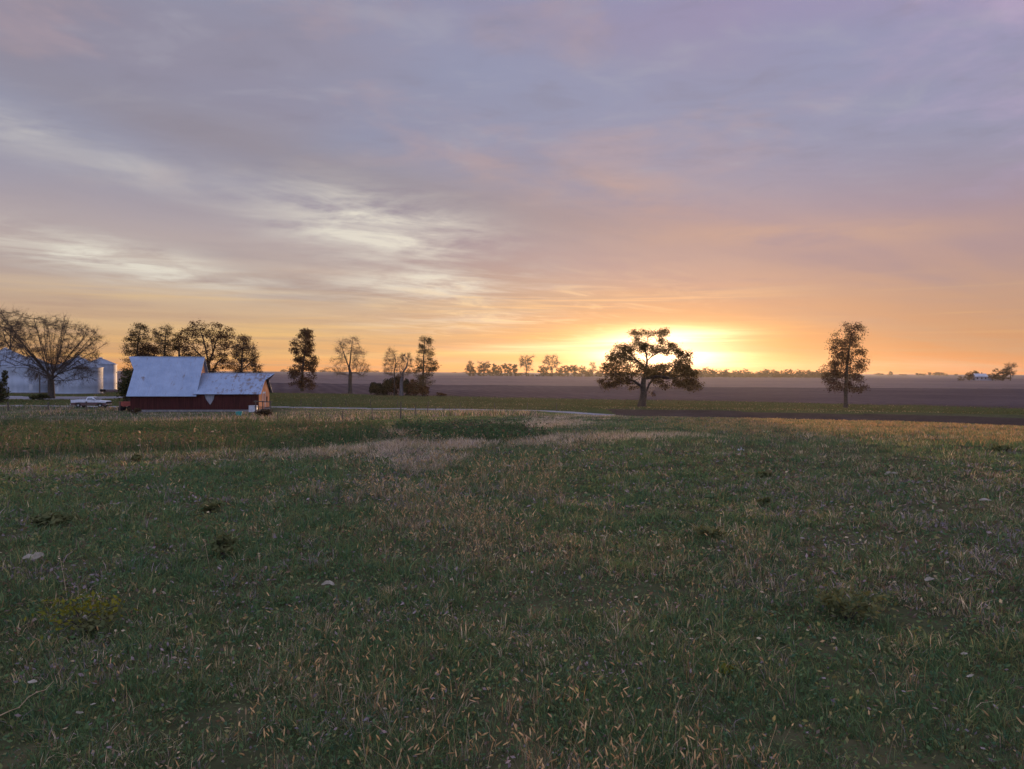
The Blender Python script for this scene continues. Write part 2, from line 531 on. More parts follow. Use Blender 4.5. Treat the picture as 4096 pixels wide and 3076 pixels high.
def build_ground():
    az = np.concatenate([np.arange(-180, -52, 2.0), np.arange(-52, 52, .22), np.arange(52, 180.01, 2.0)])
    az = np.unique(np.round(az, 4)) * math.pi / 180
    d = np.concatenate([[0.4], np.exp(np.arange(math.log(.8), math.log(9000), .0115))])
    A, D = np.meshgrid(az, d)
    Xg, Yg = D * np.sin(A), D * np.cos(A)
    Z = ground(Xg, Yg)
    nd, na = A.shape
    idx = np.arange(nd * na).reshape(nd, na)
    q = np.stack([idx[:-1, :-1], idx[:-1, 1:], idx[1:, 1:], idx[1:, :-1]], -1).reshape(-1, 4)[:, ::-1]
    V = np.stack([Xg.ravel(), Yg.ravel(), Z.ravel()], 1)
    c = V[q].mean(1)
    x, y = c[:, 0], c[:, 1]
    dd = np.hypot(x, y); a = np.arctan2(x, y)
    wob = (fbm(x * .05, y * .05, 21, 3) - .5)
    reg = np.zeros(len(q), int)                                   # 0 pasture
    ry = road_y(x)
    reg[(y > ry + wob * 3)] = 2                                   # hay beyond the road
    edge = np.interp(a, [-.6, -.25, 0, .25, .6], [182, 180, 164, 158, 128]) + wob * 5
    reg[(y > edge * .97) & (y > ry)] = 3                          # ploughed
    reg[(y > np.interp(a, [-.6, 0, .6], [290, 285, 265]) + wob * 6)] = 4
    reg[(y > 690 + wob * 30)] = 5
    yard = (y > 62 + wob * 14 - 12 * sstep(x, -35, -8)) & (y < ry) & (x < -2 - 6 * wob)
    reg[yard] = 1
    reg[(np.abs(y - ry) < 1.5 + wob * 1.2) & (x < 17 + wob * 12)] = 6     # gravel lane
    reg[inside(x, y, [(-103, 134), (-99, 147), (-74, 150), (-66, 149), (-72, 133), (-80, 131)])] = 6
    reg[(a > .12 + wob * .08) & (dd > 97) & (dd < 113.2 + wob * 2.0)] = 7  # bare bank and ditch
    names = [('pasture', 'pasture'), ('yard_ground', 'yard'), ('hay_field', 'hay'), ('ploughed_field', 'plough'), ('stubble_field', 'stubble'),
             ('far_fields', 'far'), ('gravel_lane', 'gravel'), ('earth_bank', 'bank')]
    for k, (nm, mk) in enumerate(names):
        sel = q[reg == k]
        if not len(sel): continue
        used, inv = np.unique(sel, return_inverse=True)
        o = raw_mesh(nm, V[used], [inv.reshape(-1, 4)], M[mk], smooth=True)
        tag(o, kind='structure')


build_ground()
# ------------------------------------------------------------------ materials of the things
M['bark'] = solid('bark', (0.0180, 0.0132, 0.0102), (0.0450, 0.0348, 0.0270), 6, .95, bump=.6)
M['bark_pale'] = solid('pale_bark', (.040, .038, .040), (.075, .07, .073), 5, .95, bump=.5)
M['pale_twig'] = solid('pale_twig', (.055, .036, .024), (.09, .06, .04), 4, .95)
M['twig'] = solid('twig', (0.0210, 0.0134, 0.0092), (0.0378, 0.0252, 0.0176), 4, .95)
M['oak_leaf'] = leafy('oak_leaf', (0.0248, 0.0211, 0.0081), (0.0527, 0.0360, 0.0124), .38)
M['glow_leaf'] = leafy('old_oak_leaf', (0.0488, 0.0360, 0.0120), (0.0975, 0.0600, 0.0195), .5)
M['russet_leaf'] = leafy('russet_leaf', (0.0310, 0.0161, 0.0087), (0.0558, 0.0260, 0.0124), .35)
M['green_leaf'] = leafy('green_leaf', (0.0196, 0.0252, 0.0098), (0.0420, 0.0420, 0.0154), .35)
M['cedar'] = leafy('cedar_leaf', (0.0112, 0.0154, 0.0084), (0.0238, 0.0266, 0.0126), .2)
M['haze_leaf'] = leafy('far_leaf', (0.0360, 0.0252, 0.0156), (0.0660, 0.0450, 0.0240), .4, .2)

# ------------------------------------------------------------------ trees
def colonize(start, attr, step, kill, iters=160, gravity=0.0, seed=0):
    """grow a branching skeleton from start nodes [(pos, parent)] towards the attraction points"""
    r = np.random.default_rng(seed)
    P = [np.array(p, float) for p, _ in start]; par = [q for _, q in start]
    A = np.asarray(attr, float)
    nd = np.full(len(A), 1e9); ni = np.zeros(len(A), int)
    def upd(i0):
        nonlocal nd, ni
        new = np.array(P[i0:])
        for b in range(0, len(new), 64):
            d = np.linalg.norm(A[:, None, :] - new[None, b:b + 64], axis=2)
            j = d.argmin(1); m = d[np.arange(len(A)), j]
            k = m < nd
            nd = np.where(k, m, nd); ni = np.where(k, j + i0 + b, ni)
    upd(0)
    for it in range(iters):
        keep = nd > kill
        A, nd, ni = A[keep], nd[keep], ni[keep]
        if len(A) == 0: break
        pos = np.array(P)
        d = (A - pos[ni]) / nd[:, None]
        who = np.unique(ni)
        acc = np.zeros((len(P), 3)); np.add.at(acc, ni, d)
        i0 = len(P)
        for w in who:
            v = acc[w] + r.normal(0, .35, 3) + np.array([0, 0, gravity])
            n = np.linalg.norm(v)
            if n < 1e-6: continue
            P.append(P[w] + v / n * step * r.uniform(.8, 1.2)); par.append(int(w))
        if len(P) > 9000: break
        upd(i0)
    return np.array(P), np.array(par)


def limb_radii(par, r_tip, r_base, nfix=0):
    n = len(par); tips = np.zeros(n); kids = np.zeros(n, int)
    for i in range(n):
        if par[i] >= 0: kids[par[i]] += 1
    tips[kids == 0] = 1
    for i in range(n - 1, 0, -1):
        if par[i] >= 0: tips[par[i]] += tips[i]
    e = math.log(max(r_base / r_tip, 1.01)) / math.log(max(tips[0], 2))
    return r_tip * np.maximum(tips, 1) ** e, kids == 0


def tubes(P, par, R, sel, n):
    i = np.nonzero(sel)[0]
    if not len(i): return np.zeros((0, 3)), np.zeros((0, 4), int)
    p, q = P[par[i]], P[i]
    d = q - p; L = np.linalg.norm(d, axis=1, keepdims=True); d = d / np.maximum(L, 1e-6)
    q = q + d * L * .04
    up = np.where(np.abs(d[:, 2:3]) > .9, np.array([[1.0, 0, 0]]), np.array([[0, 0, 1.0]]))
    a = np.cross(d, up); a /= np.linalg.norm(a, axis=1, keepdims=True); b = np.cross(d, a)
    r0 = np.minimum(R[par[i]], R[i] * 1.25)[:, None]; r1 = R[i][:, None]
    vs = []
    for c, r in ((p, r0), (q, r1)):
        for k in range(n):
            t = 2 * math.pi * k / n
            vs.append(c + (a * math.cos(t) + b * math.sin(t)) * r)
    V = np.stack(vs, 1).reshape(-1, 3)
    base = np.arange(len(i))[:, None] * 2 * n
    fq = [np.concatenate([base + k, base + (k + 1) % n, base + n + (k + 1) % n, base + n + k], 1) for k in range(n)]
    return V, np.concatenate(fq)


def leaf_cards(C, size, r, up=0.35, aspect=1.5):
    """one small pointed leaf shape per centre, every which way"""
    n = len(C)
    nrm = r.normal(0, 1, (n, 3)); nrm[:, 2] += up * np.sign(nrm[:, 2]); nrm /= np.linalg.norm(nrm, axis=1, keepdims=True)
    a = np.cross(nrm, r.normal(0, 1, (n, 3))); a /= np.linalg.norm(a, axis=1, keepdims=True)
    b = np.cross(nrm, a)
    s = (size * r.uniform(.6, 1.35, n))[:, None]
    V = np.stack([C - a * s * aspect * .5, C + b * s * .42 + nrm * s * .08, C + a * s * aspect * .5, C - b * s * .42 + nrm * s * .08], 1).reshape(-1, 3)
    return V, np.arange(n * 4).reshape(-1, 4)


def make_tree(name, loc, attr, trunk, r_base, label, group=None, r_tip=.012, step=.45, kill=.6, leaves=0, leaf=.2, spread=.45,
              leaf_mat='oak_leaf', bark='bark', twig_mat=None, seed=1, flare=1.6, gravity=0.0, twigs=0, twig_len=.8, bare_frac=0.0,
              crown_name='crown', extra=None, thin=.05, fill=.7):
    """attr: crown attraction points in local coordinates; trunk: list of polylines from the ground up"""
    r = np.random.default_rng(seed + 100)
    t = empty(name, loc, 0, label, 'tree', group)
    start = []; nfirst = 0
    for li, line in enumerate(trunk):
        pts = [np.array(p, float) for p in line]
        prev = -1
        if li > 0:
            base = min(range(len(start)), key=lambda k: np.linalg.norm(start[k][0] - pts[0]))
            prev = base; pts = pts[1:]
        last = start[prev][0] if prev >= 0 else None
        for p in pts:
            if last is not None:
                m = max(1, int(np.linalg.norm(p - last) / step))
                for k in range(1, m):
                    start.append((last + (p - last) * k / m, prev)); prev = len(start) - 1
            start.append((p, prev)); prev = len(start) - 1; last = p
    P, par = colonize(start, attr, step, kill, seed=seed, gravity=gravity)
    R, tip = limb_radii(par, r_tip, r_base)
    hz = P[:, 2] - P[0, 2]
    R = R * (1 + (flare - 1) * np.exp(-hz / (r_base * 2.2)) * (R > r_base * .5))
    has = par >= 0
    thick = has & (R > thin)
    V, Q = tubes(P, par, R, thick, 8)
    if twigs: raw_mesh('trunk', V, [Q], M[bark], t, smooth=True)
    # fine branches and twigs
    V2, Q2 = tubes(P, par, R, has & ~thick, 4)
    vs, qs, off = [V2], [Q2], len(V2)
    if twigs:
        th = np.nonzero(has & (R < thin * 1.2))[0]
        k = r.choice(th, twigs)
        p = P[k]
        d = P[k] - P[par[k]]; d /= np.linalg.norm(d, axis=1, keepdims=True) + 1e-6
        d = d + r.normal(0, .55, (twigs, 3)); d /= np.linalg.norm(d, axis=1, keepdims=True)
        L = twig_len * r.uniform(.4, 1.3, (twigs, 1))
        mid = p + d * L * .5; end = p + (d + r.normal(0, .3, (twigs, 3))) * L
        PP = np.concatenate([p, mid, end]); pp = np.concatenate([np.full(twigs, -1), np.arange(twigs), np.arange(twigs) + twigs])
        RR = np.concatenate([np.full(twigs, r_tip), np.full(twigs, r_tip * .8), np.full(twigs, r_tip * .5)])
        V3, Q3 = tubes(PP, pp, RR, pp >= 0, 3)
        vs.append(V3); qs.append(Q3 + off); off += len(V3)
    V4 = np.concatenate(vs)
    if not twigs:
        raw_mesh('trunk', np.concatenate([V, V4]), [Q] + [q + len(V) for q in qs], M[bark], t, smooth=True)
    elif len(V4):
        tr = raw_mesh('branches', V4, [np.concatenate([q for q in qs if len(q)])] if len(set(q.shape[1] for q in qs if len(q))) == 1 else [q for q in qs if len(q)],
                      M[twig_mat or bark], t)
    if leaves:
        w = np.nonzero(has & (R < thin * 1.1))[0]
        if bare_frac:
            key = vnoise(P[w][:, 0] * .8, P[w][:, 2] * .8 + P[w][:, 1], seed)
            w = w[key > bare_frac]
        k = r.choice(w, leaves)
        C = P[k] + r.normal(0, spread, (leaves, 3)) * np.array([1, 1, .75])
        na = int(leaves * fill)
        if na:
            AA = np.asarray(attr)
            if bare_frac: AA = AA[vnoise(AA[:, 0] * .8, AA[:, 2] * .8 + AA[:, 1], seed) > bare_frac]
            j = r.integers(0, len(AA), na)
            C[:na] = AA[j] + r.normal(0, spread * .8, (na, 3)) * np.array([1, 1, .7])
        V5, Q5 = leaf_cards(C, leaf, r)
        raw_mesh(crown_name, V5, [Q5], M[leaf_mat], t)
    return t


def clump_points(clumps, depth, r, per=26, dens=1.0):
    """clumps: (x, z, rx, rz) in metres seen from the front; each gets its own depth in the crown"""
    out = []
    xs = np.array([c[0] for c in clumps]); cx = (xs.min() + xs.max()) / 2; hw = (xs.max() - xs.min()) / 2 + .3
    for c in clumps:
        x, z, rx, rz = c[:4]
        dm = depth * math.sqrt(max(.06, 1 - ((x - cx) / hw) ** 2))
        y = c[4] if len(c) > 4 else r.uniform(-dm, dm)
        n = max(4, int(per * dens * (rx * rz) ** .75))
        q = r.normal(0, 1, (n, 3)); q /= np.linalg.norm(q, axis=1, keepdims=True)
        q *= r.uniform(.2, 1, (n, 1)) ** .6
        out.append(np.array([x, y, z]) + q * np.array([rx, max(rx, rz) * .9, rz]))
    return np.concatenate(out)


def profile_clumps(prof_, r, n, size=(.5, 1.0), flat=.65):
    """prof_: (z, left x, right x) from low to high -> random clumps filling it, biased to the rim"""
    zs = [p[0] for p in prof_]
    out = []
    for k in range(n):
        # more clumps where the crown is wide
        for _ in range(40):
            z = r.uniform(zs[0], zs[-1])
            l = np.interp(z, zs, [p[1] for p in prof_]); q = np.interp(z, zs, [p[2] for p in prof_])
            if r.uniform() < (q - l) / max(p[2] - p[1] for p in prof_): break
        t = r.uniform(-1, 1); t = math.copysign(abs(t) ** .7, t)
        s = r.uniform(*size)
        s = min(s, (q - l) * .45)
        x = (l + q) / 2 + t * max(0, (q - l) / 2 - s * .7)
        out.append((x, z, s, s * flat))
    return out


def local_uv(u0, v0, Y):
    """image point -> metres, local to a base at image column u0, row v0, depth Y"""
    s = Y / F
    return lambda u, v: ((u - u0) * s, (v0 - v) * s)


def base_at(u, v, Y):
    """thing base on the ground under column u at depth Y; v is where the photograph shows its foot"""
    x, y, z = spot(u, Y)
    return x, y, z


# --- the big oak in front of the sun
def oak():
    Y = 123.5; u0, v0 = 2569, 1627
    x, y, z = spot(u0, Y)
    m = local_uv(u0, v0, Y)
    k = .2713
    def L(a, b): return m(2300 + a * k, 1250 + b * k)
    C = [(930, 265, 62, 32), (1010, 282, 45, 40), (890, 300, 40, 25), (1140, 288, 72, 32), (1270, 270, 48, 40), (1355, 275, 60, 36), (1290, 310, 40, 25), (890, 390, 36, 34),
         (960, 440, 60, 44), (1240, 385, 46, 36), (1240, 425, 36, 26), (720, 480, 90, 46), (830, 500, 80, 52), (950, 490, 70, 52), (1050, 480, 70, 60),
         (1380, 480, 56, 46), (1330, 540, 76, 40), (1480, 520, 86, 54), (1220, 560, 110, 36), (1120, 520, 60, 50), (1540, 580, 66, 56), (640, 580, 80, 56), (860, 640, 50, 36), (720, 620, 70, 40), (520, 860, 80, 50), (760, 560, 90, 46),
         (870, 560, 60, 34), (1565, 680, 76, 56), (560, 660, 86, 56), (680, 660, 76, 50), (790, 690, 86, 40), (930, 700, 60, 40), (1600, 780, 100, 56),
         (470, 780, 86, 64), (600, 780, 90, 54), (750, 790, 90, 54), (900, 800, 90, 54), (1060, 800, 70, 36), (1150, 815, 90, 50), (1300, 805, 110, 45),
         (1450, 830, 100, 56), (580, 900, 110, 56), (720, 900, 110, 56), (860, 890, 80, 44), (1000, 880, 80, 50), (1150, 900, 100, 56), (1300, 920, 110, 56),
         (1450, 930, 110, 56), (1600, 900, 110, 56), (1680, 1000, 110, 54), (1780, 1060, 86, 44), (1600, 1040, 110, 54), (1450, 1010, 100, 56), (1210, 1000, 90, 46),
         (400, 1000, 56, 32), (480, 1070, 76, 44), (600, 1060, 110, 44), (560, 980, 120, 46), (740, 1010, 100, 36), (880, 1110, 26, 28), (1340, 1075, 66, 34),
         (1640, 1110, 56, 26), (1820, 1100, 40, 26), (1130, 1190, 30, 8), (1690, 840, 60, 40), (540, 720, 80, 50), (1240, 790, 80, 30), (1400, 760, 60, 30), (1500, 610, 60, 46), (1590, 620, 46, 46), (1625, 715, 46, 50), (1540, 740, 56, 50), (1660, 790, 56, 46), (1430, 590, 50, 36), (1120, 600, 40, 30), (980, 560, 44, 40), (1480, 700, 40, 26), (1700, 880, 60, 46)]
    cl = []
    for a, b, rx, rz in C:
        cx, cz = L(a, b); cl.append((cx, cz, rx * 1.16 * k * Y / F, rz * 1.16 * k * Y / F))
    r = np.random.default_rng(4)
    att = clump_points(cl, 5.2, r, 46)
    def T(*pts): return [(L(a, b)[0], d, L(a, b)[1]) for a, b, d in pts]
    trunk = [T((985, 1390, 0), (1000, 1290, 0), (1015, 1180, 0), (1005, 1080, .1), (1020, 960, .15), (1050, 820, .1), (1062, 700, 0), (1045, 600, -.1), (1030, 520, 0)),
             T((1015, 1180, 0), (1060, 1140, .1), (1105, 1040, .4), (1180, 960, .8), (1300, 900, 1.2)),
             T((1005, 1080, .1), (950, 1060, -.4), (860, 1000, -1.0), (760, 960, -1.4)),
             T((1062, 700, 0), (1130, 640, .3), (1200, 600, .6)), T((1050, 820, .1), (960, 740, -.3), (880, 690, -.5)),
             T((1020, 960, .15), (1200, 930, -.8), (1420, 960, -1.4))]
    make_tree('oak_tree', (x, y, z - .12), att, trunk, .52, 'broad old oak standing dark against the rising sun', r_tip=.014, step=.34, kill=.42,
              leaves=40000, leaf=.15, spread=.37, leaf_mat='glow_leaf', seed=3, flare=1.5, thin=.045)


# --- pin oaks and bare trees traced by outline
def outline_tree(name, u0, v0, Y, rows, label, group=None, top_trunk=None, n=46, size=(.5, .95), leaves=5000, leaf=.2, leaf_mat='oak_leaf', seed=1,
                 r_base=.3, depth=None, per=26, kill=.5, step=.4, lean=0.0, twigs=0, twig_len=.8, bark='bark', bare_frac=0, spread=.36, forks=None, flat=.6,
                 r_tip=.012, flare=1.5, gravity=0.0, extra_trunks=None, twig_mat=None, thin=.045):
    """rows: (image row, left column, right column) of the crown, top to bottom; forks: trunk polylines in image points"""
    x, y, z = spot(u0, Y)
    m = local_uv(u0, v0, Y)
    pr = []
    for v, a, b in sorted(rows, key=lambda q: -q[0]):
        la, zz = m(a, v); lb, _ = m(b, v)
        pr.append((zz, la, lb))
    r = np.random.default_rng(seed)
    n = int(n * 2.1); size = (size[0] * .5, size[1] * .68)
    cl = profile_clumps(pr, r, n, size, flat)
    wide = max(p[2] - p[1] for p in pr)
    att = clump_points(cl, depth or wide * .45, r, per)
    if forks is None:
        tz = pr[-1][0] * .93
        tx = (pr[-1][1] + pr[-1][2]) / 2
        forks3 = [[(0, 0, 0), (r.normal(0, .05), 0, tz * .25), (tx * .4 + r.normal(0, .1), r.normal(0, .1), tz * .55), (tx, 0, tz)]]
    else:
        forks3 = []
        for line in forks:
            forks3.append([(*[m(a, b)[0]], (d[0] if d else 0.0), m(a, b)[1]) for a, b, *d in line])
    return make_tree(name, (x, y, z - .1), att, forks3, r_base, label, group, r_tip=r_tip, step=step, kill=kill, leaves=leaves, leaf=leaf, spread=spread,
                     leaf_mat=leaf_mat, bark=bark, seed=seed, twigs=twigs, twig_len=twig_len, bare_frac=bare_frac, flare=flare, gravity=gravity,
                     twig_mat=twig_mat, thin=thin)


def R3(x0, y0, s, rows):  # rows traced in an enlarged crop -> photograph rows
    return [(y0 + b * s, x0 + a * s, x0 + c * s) for b, a, c in rows]


def field_trees():
    k7 = 400 / 1476
    outline_tree('pin_oak_tree', 3384, 1629, 124.8,
                 R3(3200, 1250, k7, [(140, 720, 790), (200, 690, 890), (300, 560, 905), (345, 560, 800), (420, 510, 850), (480, 520, 940), (600, 500, 980), (640, 480, 985),
                                     (760, 400, 1000), (820, 390, 990), (900, 350, 930), (960, 345, 900), (1040, 430, 950), (1100, 430, 955), (1150, 560, 870)]),
                 'tall dark pin oak standing alone at the far pasture edge past the big oak', n=88, size=(.38, .85), leaves=15578, leaf=0.15,
                 leaf_mat='russet_leaf', seed=22, r_base=.3, per=30, kill=.42, step=.36, spread=.42)
    k3 = 700 / 2212
    outline_tree('pin_oak_tree', 1208, 1566, 190,
                 R3(1100, 1280, k3, [(125, 370, 440), (165, 310, 480), (260, 280, 460), (300, 220, 480), (340, 210, 480), (420, 210, 450), (470, 250, 520), (560, 260, 525),
                                     (620, 190, 520), (690, 170, 520), (740, 200, 530), (800, 210, 510), (860, 380, 520)]),
                 'slender pin oak standing alone just past the barn', n=84, size=(.5, 1.15), leaves=15198, leaf=0.21, leaf_mat='russet_leaf', seed=31,
                 r_base=.36, per=24, kill=.6, step=.5, spread=.42)
    outline_tree('pale_tree', 1400, 1573, 179,
                 R3(1100, 1280, k3, [(190, 1010, 1060), (230, 900, 1050), (260, 800, 1060), (330, 765, 1120), (420, 760, 1130), (480, 770, 1160), (560, 660, 1200),
                                     (620, 640, 1200), (680, 800, 1130), (720, 760, 1130)]),
                 'bare fine-twigged tree with a thick forked trunk, alone in the field', n=80, size=(.5, 1.1), leaves=585, leaf=0.15, leaf_mat='haze_leaf',
                 seed=41, r_base=.42, per=26, kill=.55, step=.45, twigs=6000, twig_len=.9, spread=.3, bark='bark', twig_mat='pale_twig', r_tip=.008,
                 forks=[[(1400, 1573), (1400, 1530), (1402, 1490), (1397, 1470)], [(1397, 1470), (1385, 1440), (1372, 1400), (1362, 1370)],
                        [(1397, 1470), (1402, 1430), (1405, 1390), (1412, 1350)], [(1402, 1497), (1375, 1497), (1350, 1492)], [(1402, 1490), (1425, 1488), (1450, 1500)]])
    outline_tree('crooked_tree', 1577, 1580, 168,
                 R3(1100, 1280, k3, [(360, 1430, 1520), (420, 1390, 1550), (480, 1390, 1560), (560, 1360, 1560), (640, 1360, 1560), (700, 1400, 1550)]),
                 'thin crooked bare tree rising from the dark thicket', n=44, size=(.4, .8), leaves=270, leaf=0.15, leaf_mat='haze_leaf', seed=43, r_base=.16, per=24,
                 kill=.5, step=.42, twigs=2600, twig_len=.8, twig_mat='pale_twig', r_tip=.008, spread=.3,
                 forks=[[(1577, 1580), (1578, 1510), (1577, 1480), (1584, 1450), (1581, 1425), (1574, 1410)]])
    outline_tree('stump_tree', 1607, 1580, 166,
                 R3(1100, 1280, k3, [(400, 1600, 1680), (450, 1570, 1730), (540, 1560, 1745), (640, 1560, 1740), (700, 1580, 1690)]),
                 'bare upright tree on a pale thick trunk in the dark thicket', n=44, size=(.4, .8), leaves=210, leaf=0.15, leaf_mat='haze_leaf', seed=44, r_base=.34, per=24,
                 kill=.5, step=.42, twigs=2600, twig_len=.8, twig_mat='pale_twig', r_tip=.008, bark='bark_pale', spread=.3,
                 forks=[[(1607, 1580), (1606, 1550), (1605, 1530), (1610, 1505), (1612, 1475)], [(1610, 1505), (1600, 1480), (1596, 1455)], [(1612, 1490), (1625, 1465), (1632, 1440)]])
    outline_tree('pin_oak_tree', 1692, 1578, 165,
                 R3(1100, 1280, k3, [(165, 1850, 1930), (220, 1830, 1980), (280, 1800, 1975), (340, 1830, 1990), (400, 1800, 2020), (440, 1780, 2010), (520, 1770, 2060),
                                     (580, 1760, 2060), (640, 1740, 1980), (700, 1800, 2010), (770, 1750, 2010), (830, 1760, 1900), (890, 1790, 1900)]),
                 'tall thin-leaved pin oak at the end of the dark thicket', n=84, size=(.42, .9), leaves=5980, leaf=0.17, leaf_mat='oak_leaf', seed=47, r_base=.28, per=24, kill=.5,
                 step=.42, twigs=1500, bare_frac=.28, spread=.36)
    k2 = 700 / 2212
    # the trees behind the barn, left to right
    outline_tree('pin_oak_tree', 548, 1578, 150,
                 R3(450, 1240, k2, [(130, 300, 345), (190, 290, 410), (240, 230, 465), (330, 190, 460), (420, 165, 430), (500, 120, 400), (560, 180, 380), (650, 130, 330),
                                    (720, 130, 330), (790, 130, 330)]),
                 'tall sparse-leaved tree behind the steep end of the barn roof', 'trees behind the barn', n=80, size=(.4, .85), leaves=6760, leaf=0.15, seed=51, r_base=.26, per=24,
                 kill=.48, step=.4, twigs=1500, spread=.36, bare_frac=.18,
                 forks=[[(548, 1578), (548, 1480), (549, 1430), (551, 1380), (556, 1330)]])
    outline_tree('round_tree', 586, 1578, 146, R3(450, 1240, k2, [(395, 400, 520), (440, 350, 560), (520, 330, 560), (600, 340, 550), (700, 360, 540)]),
                 'low dense russet tree behind the steep barn roof', 'trees behind the barn', n=40, size=(.5, .9), leaves=6760, leaf=0.15, leaf_mat='russet_leaf', seed=52, r_base=.2,
                 per=26, kill=.5, step=.4)
    outline_tree('young_tree', 648, 1578, 152, R3(450, 1240, k2, [(170, 650, 700), (210, 580, 740), (270, 500, 760), (350, 500, 740), (430, 510, 760), (520, 540, 790),
                                                                 (600, 560, 760), (680, 570, 740)]),
                 'airy yellow-leaved tree rising over the middle of the steep barn roof', 'trees behind the barn', n=64, size=(.4, .8), leaves=4420, leaf=0.14, leaf_mat='oak_leaf', seed=53,
                 r_base=.22, per=24, kill=.48, step=.4, twigs=2200, spread=.36, bare_frac=.3)
    outline_tree('slim_tree', 716, 1578, 151, R3(450, 1240, k2, [(250, 810, 870), (300, 790, 870), (380, 760, 880), (440, 740, 890), (480, 780, 880)]),
                 'slim straight-trunked tree with a few high limbs behind the barn', 'trees behind the barn', n=22, size=(.35, .7), leaves=1950, leaf=0.15, leaf_mat='oak_leaf', seed=54,
                 r_base=.2, per=22, kill=.48, step=.4, spread=.36, forks=[[(716, 1578), (717, 1430), (716, 1365), (713, 1345)]])
    outline_tree('oak_tree', 834, 1580, 148,
                 R3(450, 1240, k2, [(128, 1020, 1240), (170, 1020, 1420), (215, 880, 1510), (270, 860, 1560), (340, 860, 1540), (420, 840, 1480), (500, 860, 1470), (600, 880, 1560),
                                    (700, 1000, 1560), (770, 1150, 1520)]),
                 'spreading many-limbed oak behind the barn, widest of that row', 'trees behind the barn', n=120, size=(.5, 1.05), leaves=14300, leaf=0.16, leaf_mat='russet_leaf', seed=55,
                 r_base=.45, per=26, kill=.48, step=.4, spread=.34, flat=.5, twigs=1000, bare_frac=.1,
                 forks=[[(834, 1580), (836, 1500), (834, 1450), (826, 1400), (812, 1340), (800, 1310)], [(834, 1450), (852, 1400), (862, 1360), (880, 1330)],
                        [(836, 1500), (870, 1440), (910, 1405), (935, 1405)], [(834, 1450), (800, 1410), (770, 1380)], [(852, 1400), (845, 1350), (835, 1315)]])
    outline_tree('young_tree', 966, 1580, 146, R3(450, 1240, k2, [(285, 1640, 1700), (330, 1590, 1750), (400, 1520, 1770), (480, 1500, 1790), (560, 1540, 1830), (620, 1560, 1870),
                                                                 (700, 1560, 1890), (770, 1560, 1880)]),
                 'rounded tree with thin brown leaves past the oak behind the low barn roof', 'trees behind the barn', n=80, size=(.42, .85), leaves=5980, leaf=0.15, leaf_mat='russet_leaf', seed=56,
                 r_base=.26, per=24, kill=.48, step=.4, twigs=2200, spread=.36, bare_frac=.22,
                 forks=[[(966, 1580), (965, 1480), (968, 1430), (970, 1390), (974, 1350)], [(966, 1470), (990, 1450), (1010, 1430)], [(967, 1450), (945, 1420), (925, 1405)]])


